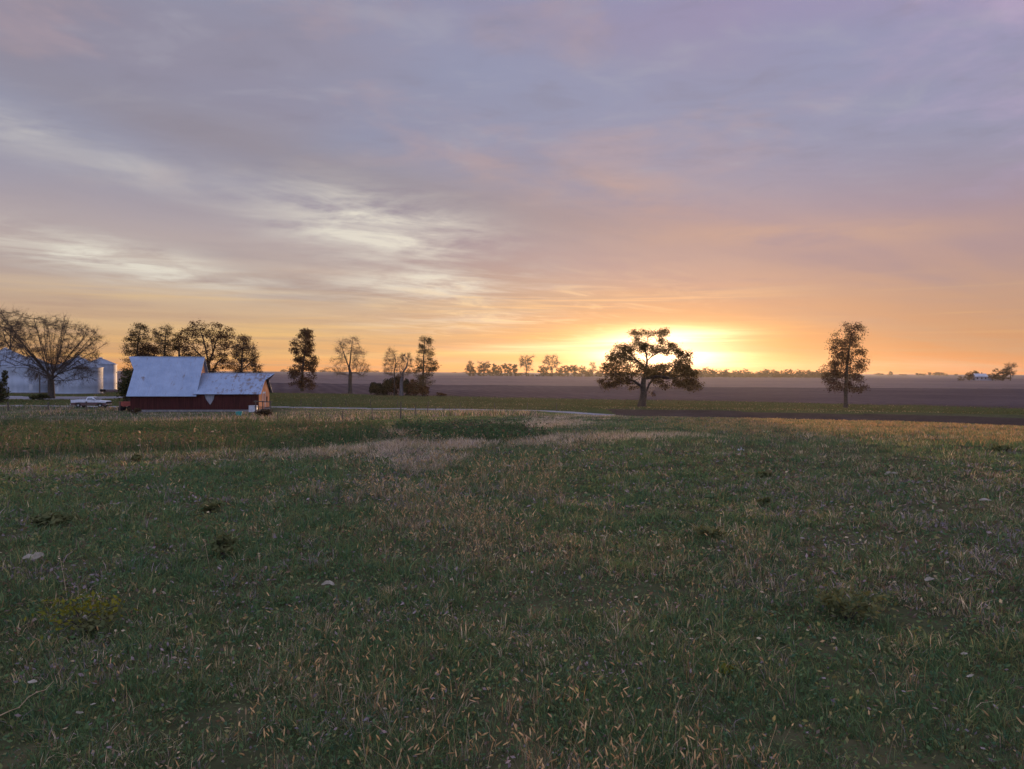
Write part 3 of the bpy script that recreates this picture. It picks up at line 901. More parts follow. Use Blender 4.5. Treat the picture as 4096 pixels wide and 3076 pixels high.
# --- the wide bare tree in front of the grain bins
def bare_trees():
    k = 600 / 1993
    Y = 136; u0, v0 = 205, 1595
    x, y, z = spot(u0, Y); m = local_uv(u0, v0, Y)
    def L(a, b): return m(a * k, 1200 + b * k)
    r = np.random.default_rng(61)
    def T(*pts): return [(L(a, b)[0], d, L(a, b)[1]) for a, b, d in pts]
    trunk = [T((682, 1315, 0), (680, 1200, 0), (675, 1060, 0), (640, 980, 0), (570, 860, -.3), (480, 730, -.6), (390, 570, -.9), (300, 470, -1.2), (200, 360, -1.2)),
             T((675, 1060, 0), (700, 960, .4), (715, 840, .9), (725, 740, 1.4), (745, 610, 1.8)),
             T((675, 1060, 0), (760, 1000, -.3), (860, 860, -.8), (960, 730, -1.2), (1080, 650, -1.6), (1180, 520, -1.8)),
             T((700, 960, .4), (660, 830, .2), (640, 700, 0), (610, 560, .3), (615, 420, .5), (590, 310, .6)),
             T((700, 960, .4), (800, 730, .6), (900, 620, 1.0), (960, 480, 1.4)),
             T((640, 980, 0), (560, 760, 1.2), (500, 610, 1.8), (420, 470, 2.2), (350, 330, 2.4)),
             T((760, 1000, -.3), (900, 1060, -1.4), (1050, 1000, -2.2), (1180, 960, -2.6)),
             T((620, 950, -.1), (470, 860, -1.2), (300, 870, -1.8), (160, 800, -2.2)),
             T((675, 1060, 0), (820, 1070, .9), (960, 1050, 1.6)),
             T((660, 1020, 0), (480, 960, .8), (330, 920, 1.4))]
    rl = np.random.default_rng(5)
    for ex, ey in ((10, 420), (40, 260), (110, 200), (230, 190), (330, 240), (420, 290), (500, 380), (560, 470), (610, 300), (690, 210), (770, 270), (830, 400), (910, 330), (1000, 340),
                   (1100, 380), (1210, 400), (1310, 470), (1340, 570), (1240, 650), (1150, 560), (980, 560), (420, 560), (200, 560), (150, 700), (1320, 790)):
        fx, fy, fd = 690 + (ex - 690) * .06, 985, rl.uniform(-.3, .3)
        ed = rl.uniform(-4.5, 4.5)
        q = [(fx, fy, fd)]
        for s in (.25, .5, .75, 1.0):
            q.append((fx + (ex - fx) * s + rl.normal(0, 9), fy + (ey - fy) * (s * .86 + .14 * s * s) + rl.normal(0, 7), fd + (ed - fd) * s))
        trunk.append(T(*q))
    rows = [(150, 60, 240), (190, 20, 330), (220, 0, 400), (260, 0, 520), (330, -40, 1000), (350, -60, 1200), (400, -60, 1340), (520, -40, 1370), (620, 60, 1280),
            (700, 150, 1330), (780, 120, 1330), (860, 60, 1240), (960, 260, 1260), (1060, 330, 1180), (1100, 420, 1000)]
    pr = sorted([(L(0, b)[1], L(a, b)[0], L(c, b)[0]) for b, a, c in rows])
    cl = profile_clumps(pr, r, 230, (.5, 1.0), .8)
    top = [(L(a, b)[0], L(a, b)[1], .8, .7) for a, b in ((690, 200), (680, 250), (650, 300), (770, 260), (790, 320), (110, 180), (200, 200), (60, 260), (300, 240), (420, 290))]
    att = clump_points(cl + top, 5.0, r, 5)
    make_tree('bare_tree', (x, y, z - .1), att, trunk, .52, 'wide bare fan-shaped tree in front of the white grain bins', r_tip=.012, step=.42, kill=.5, leaves=0,
              twigs=17000, twig_len=1.0, gravity=.25, seed=8, flare=1.25, twig_mat='twig', thin=.055)
    outline_tree('bare_tree', 44, 1572, 215, R3(0, 1200, k, [(330, 40, 200), (420, -60, 300), (520, -120, 320), (620, -140, 330), (700, -100, 300), (760, 0, 260)]),
                 'smaller bare tree with an upright trunk behind the grain bins', n=70, size=(.6, 1.2), leaves=500, leaf=0.19, leaf_mat='haze_leaf', seed=62, r_base=.35, per=20, kill=.65,
                 step=.5, twigs=5000, twig_len=1.1, twig_mat='twig',
                 forks=[[(42, 1572), (42, 1400), (44, 1350), (46, 1320)], [(42, 1420), (56, 1380), (66, 1340)], [(42, 1420), (24, 1390), (12, 1350)]])


# --- shrubs: stems with leaves through the whole volume
def shrub(name, u, v, Y, w, h, label, leaf_mat='cedar', group=None, leaves=2200, leaf=.2, seed=0, lumps=7, cat='shrub', sparse=1.0):
    x, y, z = spot(u, Y)
    r = np.random.default_rng(seed + 900)
    t = empty(name, (x, y, z - .05), r.uniform(0, 6), label, cat, group)
    cs = [(r.uniform(-.5, .5) * w * .75, r.uniform(-.5, .5) * w * .6, r.uniform(.25, .8) * h, r.uniform(.16, .3) * w, r.uniform(.18, .34) * h) for _ in range(lumps)]
    cs.append((0, 0, h * .38, w * .36, h * .38))
    C = []
    for c in cs:
        n = int(leaves / len(cs))
        q = r.normal(0, 1, (n, 3)); q /= np.linalg.norm(q, axis=1, keepdims=True); q *= r.uniform(.15, 1.08, (n, 1)) ** .55
        C.append(np.array(c[:3]) + q * np.array([c[3], c[3], c[4]]))
    C = np.concatenate(C); C = C[C[:, 2] > .02]
    V, Q = leaf_cards(C, leaf, r)
    raw_mesh('foliage', V, [Q], M[leaf_mat], t)
    b = MB()
    for c in cs:
        mid = (c[0] * .4 + r.normal(0, .05), c[1] * .4, c[2] * .5)
        b.path([(r.normal(0, .08 * w), r.normal(0, .08 * w), 0), mid, c[:3]], [.05 * h ** .5, .035 * h ** .5, .012], 5)
    b.build('stem', M['bark'], t)
    return t


def shrubs():
    g = 'dark bushes of the thicket'
    shrub('bush', 1512, 1580, 167, 3.6, 3.2, 'dark bush at the open end of the thicket', 'cedar', g, 2600, .25, 1)
    shrub('bush', 1552, 1580, 169, 4.2, 4.0, 'dark bush under the crooked tree in the thicket', 'cedar', g, 2600, .25, 2)
    shrub('bush', 1584, 1580, 170, 3.0, 4.6, 'tall russet bush just before the pale trunk', 'russet_leaf', g, 2200, .25, 3)
    shrub('bush', 1630, 1580, 169, 2.6, 3.8, 'dark bush close behind the pale trunk', 'cedar', g, 2200, .25, 4)
    shrub('bush', 1660, 1580, 168, 3.6, 3.6, 'low russet bush between the pale trunk and the tall pin oak', 'russet_leaf', g, 1200, .25, 5)
    shrub('bush', 1700, 1580, 163, 3.2, 2.2, 'low bush at the foot of the tall thin-leaved pin oak', 'russet_leaf', g, 1400, .22, 6)
    shrub('bush', 506, 1588, 120, 4.4, 6.2, 'dark leafy bush against the blind end of the barn', 'green_leaf', None, 3600, .22, 7)
    shrub('bush', 1, 1600, 118, 2.6, 5.0, 'dark bush at the drive, cut by the edge of the view', 'green_leaf', None, 2200, .22, 8)
    shrub('bush', 165, 1600, 130, 3.2, 1.1, 'low scrub at the foot of the wide bare tree', 'green_leaf', None, 900, .2, 9)
    shrub('bush', 905, 1582, 143, 5.5, 3.6, 'dark undergrowth bush showing over the low barn roof', 'russet_leaf', 'undergrowth behind the barn', 2600, .24, 10)
    shrub('bush', 975, 1582, 142, 5.5, 3.4, 'dark undergrowth bush below the rounded tree behind the barn', 'russet_leaf', 'undergrowth behind the barn', 2600, .24, 11)
    shrub('bush', 536, 1650, 89.5, 1.6, .9, 'small pinkish dry bush at the corner of the barn wall', 'haze_leaf', None, 500, .12, 12)
    shrub('bush', 1064, 1668, 84, 2.2, .9, 'dry brown bush in front of the sunlit gable', 'haze_leaf', None, 900, .11, 13)
    shrub('bush', 1760, 1570, 163, 2.6, 1.0, 'small low bush in the field beyond the thicket', 'russet_leaf', None, 300, .2, 14)


# --- trees along the horizon: a few kinds, copied
def copy_tree(o):
    c = o.copy(); COL.objects.link(c)
    for ch in o.children:
        d = ch.copy(); COL.objects.link(d); d.parent = c
    return c


def proto_far(kind, seed):
    """unit tree: 1 m high; foliage or fine twigs"""
    r = np.random.default_rng(seed)
    if kind == 'round': pr = [(.16, -.22, .22), (.35, -.36, .36), (.6, -.40, .38), (.8, -.30, .30), (1.0, -.08, .1)]
    elif kind == 'tall': pr = [(.2, -.16, .16), (.4, -.24, .24), (.7, -.22, .22), (1.0, -.06, .06)]
    elif kind == 'bare': pr = [(.30, -.2, .2), (.5, -.40, .40), (.75, -.46, .46), (.92, -.30, .30), (1.0, -.1, .1)]
    else: pr = [(.02, -.5, .5), (.3, -.62, .62), (.7, -.45, .45), (1.0, -.12, .12)]
    S = 10.0
    pr = [(a * S, b * S, c * S) for a, b, c in pr]
    cl = profile_clumps(pr, r, 46, (.7, 1.4), .75)
    att = clump_points(cl, (max(p[2] for p in pr)) * .9, r, 7)
    tr = [[(0, 0, 0), (.1, .1, S * .15), (0, 0, S * (.3 if kind != 'bush' else .12))]]
    if kind == 'bare': tr += [[(0, 0, S * .28), (-1.0, .3, S * .5), (-1.6, .3, S * .7)], [(0, 0, S * .28), (.9, -.3, S * .5), (1.5, -.3, S * .72)], [(0, 0, S * .3), (.1, .5, S * .55), (.2, .4, S * .8)]]
    t = make_tree({'round': 'round_tree', 'tall': 'tall_tree', 'bare': 'bare_tree', 'bush': 'bush'}[kind], (0, 0, 0), att, tr, .28 if kind != 'bush' else .12, 'x',
                  r_tip=.035, step=.6, kill=.8, leaves={'round': 1300, 'tall': 1100, 'bare': 0, 'bush': 1500}[kind], leaf=.5, spread=.3, leaf_mat='haze_leaf',
                  twigs=1600 if kind == 'bare' else 300, twig_len=1.2, seed=seed, thin=.08, bark='twig')
    return t


FAR_USED = {}
FAR = {}
def far_tree(kind, var, u, vt, vb, Y, wscale, label, group, cat='tree'):
    """crown top at row vt, foot at row vb"""
    key = (kind, var)
    if key not in FAR: FAR[key] = proto_far(kind, 300 + 17 * var + len(kind))
    x, y, z = spot(u, Y)
    h = (vb - vt) / F * Y
    o = FAR[key] if key not in FAR_USED else copy_tree(FAR[key])
    FAR_USED[key] = 1
    o.location = (x, y, z - .2)
    o.scale = (h / 10 * wscale, h / 10 * wscale, h / 10)
    o.rotation_euler = (0, 0, (u * 12.9898) % 6.28)
    o['label'] = label; o['category'] = cat
    if group: o['group'] = group
    return o


def far_trees():
    s = 650 / 2212
    def a(kind, var, x, yt, yb, w, label, group, cat='tree', Y=700):
        hgt = (yb - yt); base = {'round': .8, 'tall': .5, 'bare': .92, 'bush': 1.2}[kind]
        far_tree(kind, var, 1800 + x * s, 1350 + yt * s, 1350 + yb * s, Y, w / (hgt * base), label, group, cat)
    g1_, g2 = 'trees of the copse on the field ridge', 'low growth along the field ridge'
    a('round', 0, 278, 335, 490, 150, 'round tree that begins the copse on the ridge', g1_)
    a('bare', 0, 276, 285, 480, 120, 'thin bare tree whose top shows above the first round tree of the copse', g1_)
    a('bush', 0, 455, 355, 520, 230, 'dense dark mound-shaped tree in the copse', g1_)
    a('bare', 1, 460, 300, 500, 190, 'bare twiggy tree behind the dark mound of the copse', g1_)
    a('round', 1, 640, 348, 522, 180, 'leafy round tree at the inner end of the copse', g1_)
    a('bush', 1, 580, 410, 520, 180, 'low bushy tree between the dark mound and the leafy round tree of the copse', g1_)
    a('round', 2, 785, 330, 505, 160, 'loose leafy tree after the gap beside the copse', g1_)
    a('tall', 0, 888, 360, 520, 90, 'narrow dark tree close before the first tall bare tree on the ridge', g1_)
    a('bare', 2, 1040, 232, 520, 240, 'first tall bare round-headed tree on the ridge, standing clear', 'tall bare trees on the ridge')
    a('round', 0, 1268, 368, 520, 180, 'low leafy tree between the two tall bare trees', g1_)
    a('bare', 1, 1390, 238, 530, 260, 'second tall bare round-headed tree on the ridge, nearer the big oak', 'tall bare trees on the ridge')
    a('round', 1, 1490, 385, 520, 130, 'small tree tucked under the second tall bare tree', g1_)
    a('round', 2, 1600, 362, 520, 170, 'round glowing tree between the second tall bare tree and the oak', g1_)
    a('tall', 1, 1690, 362, 520, 110, 'narrow glowing tree beside the round one near the oak', g1_)
    a('round', 0, 1795, 368, 520, 150, 'glowing tree under the thin bare tops near the oak', g1_)
    a('bare', 0, 1940, 328, 520, 110, 'thin pale bare tree almost lost in the sun glow', g1_)
    a('round', 1, 1890, 415, 520, 140, 'low tree in the glow next to the oak crown', g1_)
    a('round', 2, 2040, 425, 520, 170, 'low tree half behind the edge of the oak crown', g1_)
    for i, (x, w, h) in enumerate([(300, 190, 52), (700, 160, 40), (810, 110, 44), (990, 180, 40), (1110, 160, 46), (1210, 130, 38), (1330, 170, 42), (1450, 160, 36),
                                   (1560, 190, 44), (1700, 170, 44), (1830, 180, 42), (1960, 170, 40), (2090, 180, 52), (2200, 170, 50)]):
        far_tree('bush', i % 2, 1800 + x * s, 1350 + (522 - h * (.65 + .25 * (i * 5 % 4))) * s, 1350 + 524 * s, 690 + i % 4 * 6, w / (h * 1.2), 'low hedge bush along the ridge between the copse and the oak', g2, 'bush')
    # behind the oak and on to the south
    s = 600 / 2212
    tops = [(-250, 470), (-110, 455), (30, 440), (150, 452), (250, 462), (320, 482), (420, 470), (500, 440), (570, 482), (650, 500), (720, 470), (800, 515), (900, 490), (1000, 462), (1070, 505),
            (1180, 505), (1280, 490), (1360, 475), (1460, 478), (1560, 490), (1670, 470), (1800, 470), (1930, 480), (2030, 500), (2120, 475), (2230, 500), (2330, 490), (2430, 500), (2560, 520)]
    for i, (x, yt) in enumerate(tops):
        kind = ('round', 'bush', 'round', 'bush', 'round', 'tall')[i % 6]
        h = 592 - yt
        w = (150, 210, 130, 190, 160, 110)[i % 6]
        base = {'round': .8, 'tall': .5, 'bush': 1.2}[kind]
        far_tree(kind, i % (2 if kind != 'round' else 3), 2700 + x * s, 1350 + yt * s, 1350 + 596 * s, 720 + (i * 37 % 5) * 8, w / (h * base),
                 'leafy tree of the long dark line of trees past the oak', 'trees of the line past the oak')
    for i in range(18):
        far_tree('bush', i % 2, 2660 + i * 37 + (i * 29 % 23), 1496 - (i * 7 % 5) * 1.9, 1512, 705 + (i * 11 % 7), 2.2 + (i % 3) * .7, 'hedge bush at the foot of the long line of trees past the oak', 'bushes below the line past the oak', 'bush')
    # far out by the farmhouse
    s = 596 / 2212
    def b(kind, var, x, yt, yb, w, label, Y=500, group='trees round the far farmhouse'):
        base = {'round': .8, 'tall': .5, 'bare': .92, 'bush': 1.2}[kind]
        far_tree(kind, var, 3500 + x * s, 1400 + yt * s, 1400 + yb * s, Y, w / ((yb - yt) * base), label, group, 'tree' if kind != 'bush' else 'bush')
    b('bush', 0, 1270, 378, 445, 110, 'low dark bush at the road end of the far farmhouse')
    b('round', 1, 1400, 312, 450, 150, 'round dense tree beside the far farmhouse')
    b('tall', 1, 1500, 300, 440, 100, 'faint taller tree behind the far farmhouse roof', 540)
    b('round', 2, 1640, 340, 430, 130, 'low tree behind the ridge of the far farmhouse', 540)
    b('round', 0, 1745, 340, 455, 150, 'leafy tree against the far end of the farmhouse')
    b('bush', 1, 1830, 370, 455, 190, 'broad bush between the far farmhouse and the last leafy tree')
    b('round', 1, 1895, 250, 455, 240, 'largest leafy tree past the far farmhouse')
    b('bare', 0, 2010, 210, 460, 190, 'bare tree leaning out of the last leafy tree past the farmhouse', 505)
    for i, (x, yt, yb, w) in enumerate([(60, 345, 380, 150), (235, 320, 380, 60), (210, 350, 380, 110), (640, 340, 380, 90), (720, 355, 382, 110), (815, 330, 380, 50), (900, 335, 380, 120),
                                        (960, 330, 382, 140), (1040, 345, 382, 110), (1200, 360, 385, 60), (420, 362, 382, 120)]):
        b(('round', 'tall', 'bush')[i % 3] if w > 60 else 'tall', i % 2, x, yt, yb + 2, w, 'hazy distant tree on the horizon between the lone pin oak and the farmhouse', 1500, 'distant trees on the horizon')
    for i, (u, vt, w) in enumerate([(1135, 1480, 26), (1160, 1484, 30), (1290, 1481, 34), (1320, 1484, 30), (1470, 1484, 40), (1500, 1482, 36), (1820, 1488, 30), (1860, 1486, 30)]):
        far_tree(('round', 'bush')[i % 2], i % 2, u, vt, 1492, 2000, w / ((1492 - vt) * (.8, 1.2)[i % 2]), 'hazy distant tree low on the horizon past the barn', 'distant trees past the barn')


# ------------------------------------------------------------------ barn
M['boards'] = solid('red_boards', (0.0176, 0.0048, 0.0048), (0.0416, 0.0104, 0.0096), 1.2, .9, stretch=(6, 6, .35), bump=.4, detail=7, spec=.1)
M['boards_lit'] = solid('worn_sun_tinted_boards', (.42, .165, .07), (.58, .255, .12), 1.4, .9, stretch=(3, 5, .4), bump=.4, detail=7, spec=.1)  # orange of the low sun put into the board colour
M['grey_boards'] = solid('grey_boards', (.10, .105, .12), (.17, .175, .19), 2, .9, stretch=(5, 5, .4), bump=.3)
M['dark'] = solid('dark_inside', (.008, .007, .007), (.014, .012, .012), 2, 1, spec=0)
M['concrete'] = solid('concrete', (0.0825, 0.0770, 0.0770), (0.1375, 0.1293, 0.1265), 2.5, .95, bump=.3)
M['white_paint'] = solid('white_paint', (0.2250, 0.2250, 0.2400), (0.3150, 0.3150, 0.3225), 3, .6)
M['white_wood'] = solid('worn_white_wood', (.42, .38, .34), (.62, .58, .54), 5, .8)
M['pale_siding'] = solid('pale_siding', (.075, .09, .13), (.11, .125, .165), 3, .7)
M['steel'] = solid('galvanised_sheet', (0.1820, 0.2030, 0.2310), (0.2660, 0.2870, 0.3150), .7, .5, .25, .5, stretch=(1, 1, .3))
M['post'] = solid('weathered_post', (0.0315, 0.0238, 0.0196), (0.0700, 0.0560, 0.0455), 5, .95, stretch=(1, 1, .3), bump=.4)
M['wire'] = solid('fence_wire', (.06, .05, .045), (.11, .09, .08), 3, .9)


def roof_mat():
    m, nt, out = mat_new('rusty_tin_roof')
    pos = pos_node(nt, True)
    sep = nt.nodes.new('ShaderNodeSeparateXYZ'); nt.links.new(pos, sep.inputs[0])
    x = X(sep.outputs[0], nt)
    p = nt.nodes.new('ShaderNodeBsdfPrincipled')
    tone = n_noise(nt, pos, .9, 6, .6)
    mp = nt.nodes.new('ShaderNodeMapping'); mp.inputs['Scale'].default_value = (5.0, .7, .7); nt.links.new(pos, mp.inputs[0])
    streak = n_noise(nt, mp.outputs[0], .8, 7, .65)
    spots = n_noise(nt, pos, 1.5, 9, .72, .4)
    more = x.step(6.0, 15.0) * .085
    rust = (spots * .62 + streak * .38 + more).step(.555, .665)
    c = n_ramp(nt, tone, [(.3, (.115, .155, .225)), (.7, (.17, .215, .29))], 'LINEAR', srgb=False)
    c = n_mix(nt, streak.step(.45, .75) * .45, c, (.13, .15, .19))
    c = n_mix(nt, rust * .9, c, (.075, .045, .035))
    nt.links.new(c, p.inputs['Base Color'])
    p.inputs['Roughness'].default_value = .62
    p.inputs['Metallic'].default_value = .15
    w = (x * (2 * math.pi / .19)).f('SINE')
    b = nt.nodes.new('ShaderNodeBump'); b.inputs['Strength'].default_value = .6; b.inputs['Distance'].default_value = .018
    nt.links.new(w.k, b.inputs['Height']); nt.links.new(b.outputs[0], p.inputs['Normal'])
    nt.links.new(p.outputs[0], out.inputs[0])
    return m


M['roof'] = roof_mat()


def barn():
    Y0 = 93.5
    x0 = (521 - 2048) / F * Y0
    z0 = g1(x0 + 7, Y0) - .02
    t = empty('barn', (x0, Y0, z0), math.atan2(.1219, .9925), 'long red barn with a rusty tin roof, one end steep and tall, the other low', 'barn')
    L, Wd, LT, EV = 15.1, 7.0, 7.45, 2.42
    RT, RL = 6.78, 4.72
    hw = Wd / 2
    # walls: one shell per block, gables to the roof
    b = MB()
    b.box(0, L, 0, .12, .28, EV + .02)                       # long front wall
    b.box(0, L, Wd - .12, Wd, .28, EV + .02)
    b.prism([(.12, .28), (Wd - .12, .28), (Wd - .12, EV), (hw, RT - .12), (.12, EV)], 'x', 0, .12)
    b.build('wall', M['boards'], t)
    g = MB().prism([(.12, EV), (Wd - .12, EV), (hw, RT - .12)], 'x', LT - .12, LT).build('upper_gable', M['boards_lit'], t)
    g['label'] = 'sun-tinted worn boards of the tall gable above the low roof'
    b = MB()
    for i in range(22):                                       # upright boards of the end gable, each a little proud or short
        y1 = .122 + i * (Wd - .244) / 22; y2 = y1 + (Wd - .244) / 22 - .012
        ym = (y1 + y2) / 2
        top = EV + (RL - EV) * (1 - abs(ym - hw) / hw) - .06
        if 2.5 < ym < 3.75: b.box(L - .1 + (i % 3) * .006, L + (i % 3) * .008, y1, y2, 2.12, top)
        else: b.box(L - .1, L + (i % 3) * .008, y1, y2, .30 + (i * 7 % 5) * .03, top)
    g = b.build('end_gable', M['boards_lit'], t); g['label'] = 'sun-tinted weathered end gable with an open doorway'
    MB().box(L - .6, L - .5, 2.3, 4.0, .25, 2.2).build('door_opening', M['dark'], t)
    d = MB()
    d.box(L + .02, L + .06, 2.30, 2.46, .3, 2.2); d.box(L + .02, L + .06, 3.75, 3.92, .3, 2.2); d.box(L + .02, L + .062, 2.2, 4.02, 2.2, 2.42)
    d.build('door_frame', M['white_wood'], t)
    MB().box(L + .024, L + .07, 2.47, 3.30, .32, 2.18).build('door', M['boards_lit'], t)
    MB().box(-.06, L + .05, -.06, Wd + .06, -.3, .28).build('foundation', M['concrete'], t)
    wdw = MB(); wdw.box(L + .02, L + .05, 4.75, 5.35, 1.0, 1.75); wdw.build('window', M['dark'], t)
    # roofs
    ov, ev = .34, .42
    def zt(y): return EV + (RT - EV) * (1 - abs(y - hw) / hw)
    def zl(y): return EV + .02 + (RL - EV) * (1 - abs(y - hw) / hw)
    yb = hw * .62
    b = MB()
    b.slab([(-ov, -ev, zt(-ev)), (LT + ov, -ev, zt(-ev)), (LT + ov, hw, zt(hw)), (-ov - 1.05, hw, zt(hw)), (-ov, yb, zt(yb))], .05)
    b.slab([(-ov, Wd + ev, zt(-ev)), (-ov, Wd - yb, zt(yb)), (-ov - 1.05, hw + .001, zt(hw)), (LT + ov, hw + .001, zt(hw)), (LT + ov, Wd + ev, zt(-ev))], .05)
    b.build('steep_roof', M['roof'], t)
    b = MB()
    b.slab([(LT + .01, -ev, zl(-ev)), (L + ov, -ev, zl(-ev)), (L + ov, yb, zl(yb)), (L + ov + 1.0, hw, zl(hw)), (LT + .01, hw, zl(hw))], .05)
    b.slab([(LT + .01, Wd + ev, zl(-ev)), (LT + .01, hw + .001, zl(hw)), (L + ov + 1.0, hw + .001, zl(hw)), (L + ov, Wd - yb, zl(yb)), (L + ov, Wd + ev, zl(-ev))], .05)
    b.build('low_roof', M['roof'], t)
    b = MB()                                                   # dark fascia boards under the roof edge
    b.box(-.05, LT, -.05, -.01, EV - .12, EV + .0); b.box(LT + .003, L, -.045, -.01, EV - .1, EV)
    b.slab([(L + .1, Wd + .1, EV - .22), (L + .1, hw + .05, RL - .2), (L + .1, hw + .05, RL - .08), (L + .1, Wd + .1, EV - .08)], .05)
    b.build('fascia', M['dark'], t)
    b = MB()
    b.box(-ov, LT + ov, hw - .12, hw + .12, RT + .035, RT + .075); b.box(LT + ov + .01, L + ov + .9, hw - .1, hw + .1, RL + .055, RL + .09)
    b.build('ridge_cap', M['steel'], t)
    # grey wedge of bare boards on the long wall, hanging below the eave
    wedge = MB().prism([(8.62, EV - .02), (9.9, EV - .02), (9.72, 1.55), (9.36, .92), (9.28, .92), (8.8, 1.62)], 'y', -.035, -.004).build('wall_patch', M['grey_boards'], t)
    wedge['label'] = 'pale grey wedge-shaped patch hanging on the long red wall'
    b = MB()
    for i in range(38):
        xx = .1 + i * .4
        b.box(xx, xx + .05, -.016, -.0005, .3, EV - .13)
    b.build('batten', M['boards'], t)
    return t


def small_farm_things():
    bx, by, bz = spot(1013, 92.6)
    t = empty('stock_tank', (bx, by, bz), .12, 'white box tank standing against the barn wall by the gable corner', 'tank')
    b = MB().box(-.47, .47, -.35, .35, .1, .85); b.build('body', M['white_paint'], t, bevel=.04)
    MB().box(-.5, .5, -.38, .38, .853, .9).build('lid', M['white_paint'], t, bevel=.02)
    for sx in (-.4, .25): MB().box(sx, sx + .15, -.3, .3, 0, .098).build('skid', M['post'], t)
    # rail fence by the gable
    x1, y1, _ = spot(1022, 91.0); x2, y2, _ = spot(1082, 90.0)
    z1 = g1(x1, y1)
    t = empty('rail_fence', (x1, y1, z1), math.atan2(y2 - y1, x2 - x1), 'short dark rail fence crossing the front of the sunlit gable', 'fence')
    Ln = math.hypot(x2 - x1, y2 - y1)
    MB().tube((-.25, 0, 1.45), (Ln + .25, 0, 1.43), .06, .055, 8).build('rail', M['post'], t)
    MB().tube((-.15, 0, .8), (Ln + .1, 0, .78), .04, .04, 8).build('rail', M['post'], t)
    for f in (0, .48, 1.0): MB().tube((Ln * f, 0, -.2), (Ln * f + .02, 0, 1.55), .065, .055, 8).build('post', M['post'], t)
    # teal bucket
    bx, by, bz = spot(956, 86.5)
    t = empty('bucket', (bx, by, bz), .3, 'teal plastic tub lying in the grass before the barn', 'tub')
    MB().lathe([(.0, .0), (.30, 0), (.38, .42), (.41, .42), (.41, .46), (.37, .46), (.29, .04), (0, .04)], 20).build('body', solid('teal_plastic', (.02, .16, .14), (.03, .22, .19), 3, .5), t, smooth=False)
    MB().path([(.4, 0, .44), (.3, .0, .62), (0, 0, .68), (-.3, 0, .62), (-.4, 0, .44)], [.012] * 5, 6).build('handle', M['wire'], t)
    # red cart by the drive end of the barn
    bx, by, bz = spot(506, 97)
    t = empty('farm_cart', (bx, by, bz), .2, 'small old red farm cart parked at the blind end of the barn', 'cart')
    red = solid('faded_red_paint', (.13, .022, .015), (.22, .045, .028), 4, .7)
    b = MB(); b.box(-.75, .75, -.5, .5, .55, .62); b.box(-.75, .75, -.5, -.45, .62, 1.15); b.box(-.75, .75, .45, .5, .62, 1.15); b.box(-.75, -.7, -.449, .449, .62, 1.15); b.box(.7, .75, -.449, .449, .62, 1.15)
    b.build('body', red, t)
    for sx in (-.5, .5):
        for sy in (-.58, .58):
            MB().tube((sx, sy - .06, .32), (sx, sy + .06, .32), .32, .32, 18).build('wheel', M['dark'], t)
    MB().tube((.75, 0, .5), (1.6, 0, .2), .03, .03, 6).build('drawbar', red, t)


# ------------------------------------------------------------------ grain bins
def bin_sheet():
    m, nt, out = mat_new('corrugated_bin_sheet')
    pos = pos_node(nt, True)
    sep = nt.nodes.new('ShaderNodeSeparateXYZ'); nt.links.new(pos, sep.inputs[0])
    z = X(sep.outputs[2], nt)
    p = nt.nodes.new('ShaderNodeBsdfPrincipled')
    mp = nt.nodes.new('ShaderNodeMapping'); mp.inputs['Scale'].default_value = (1, 1, .25); nt.links.new(pos, mp.inputs[0])
    n = n_noise(nt, mp.outputs[0], .9, 6, .6)
    c = n_ramp(nt, n, [(.3, (.165, .195, .24)), (.7, (.25, .28, .325))], 'LINEAR', srgb=False)
    nt.links.new(c, p.inputs['Base Color'])
    p.inputs['Roughness'].default_value = .6; p.inputs['Metallic'].default_value = .1
    w = (z * (2 * math.pi / .1)).f('SINE')
    b = nt.nodes.new('ShaderNodeBump'); b.inputs['Strength'].default_value = .5; b.inputs['Distance'].default_value = .012
    nt.links.new(w.k, b.inputs['Height']); nt.links.new(b.outputs[0], p.inputs['Normal'])
    nt.links.new(p.outputs[0], out.inputs[0])
    return m


M['bin'] = bin_sheet()


M['bin_roof'] = solid('bin_roof_sheet', (.085, .105, .14), (.14, .165, .21), .8, .55, .2, .5)


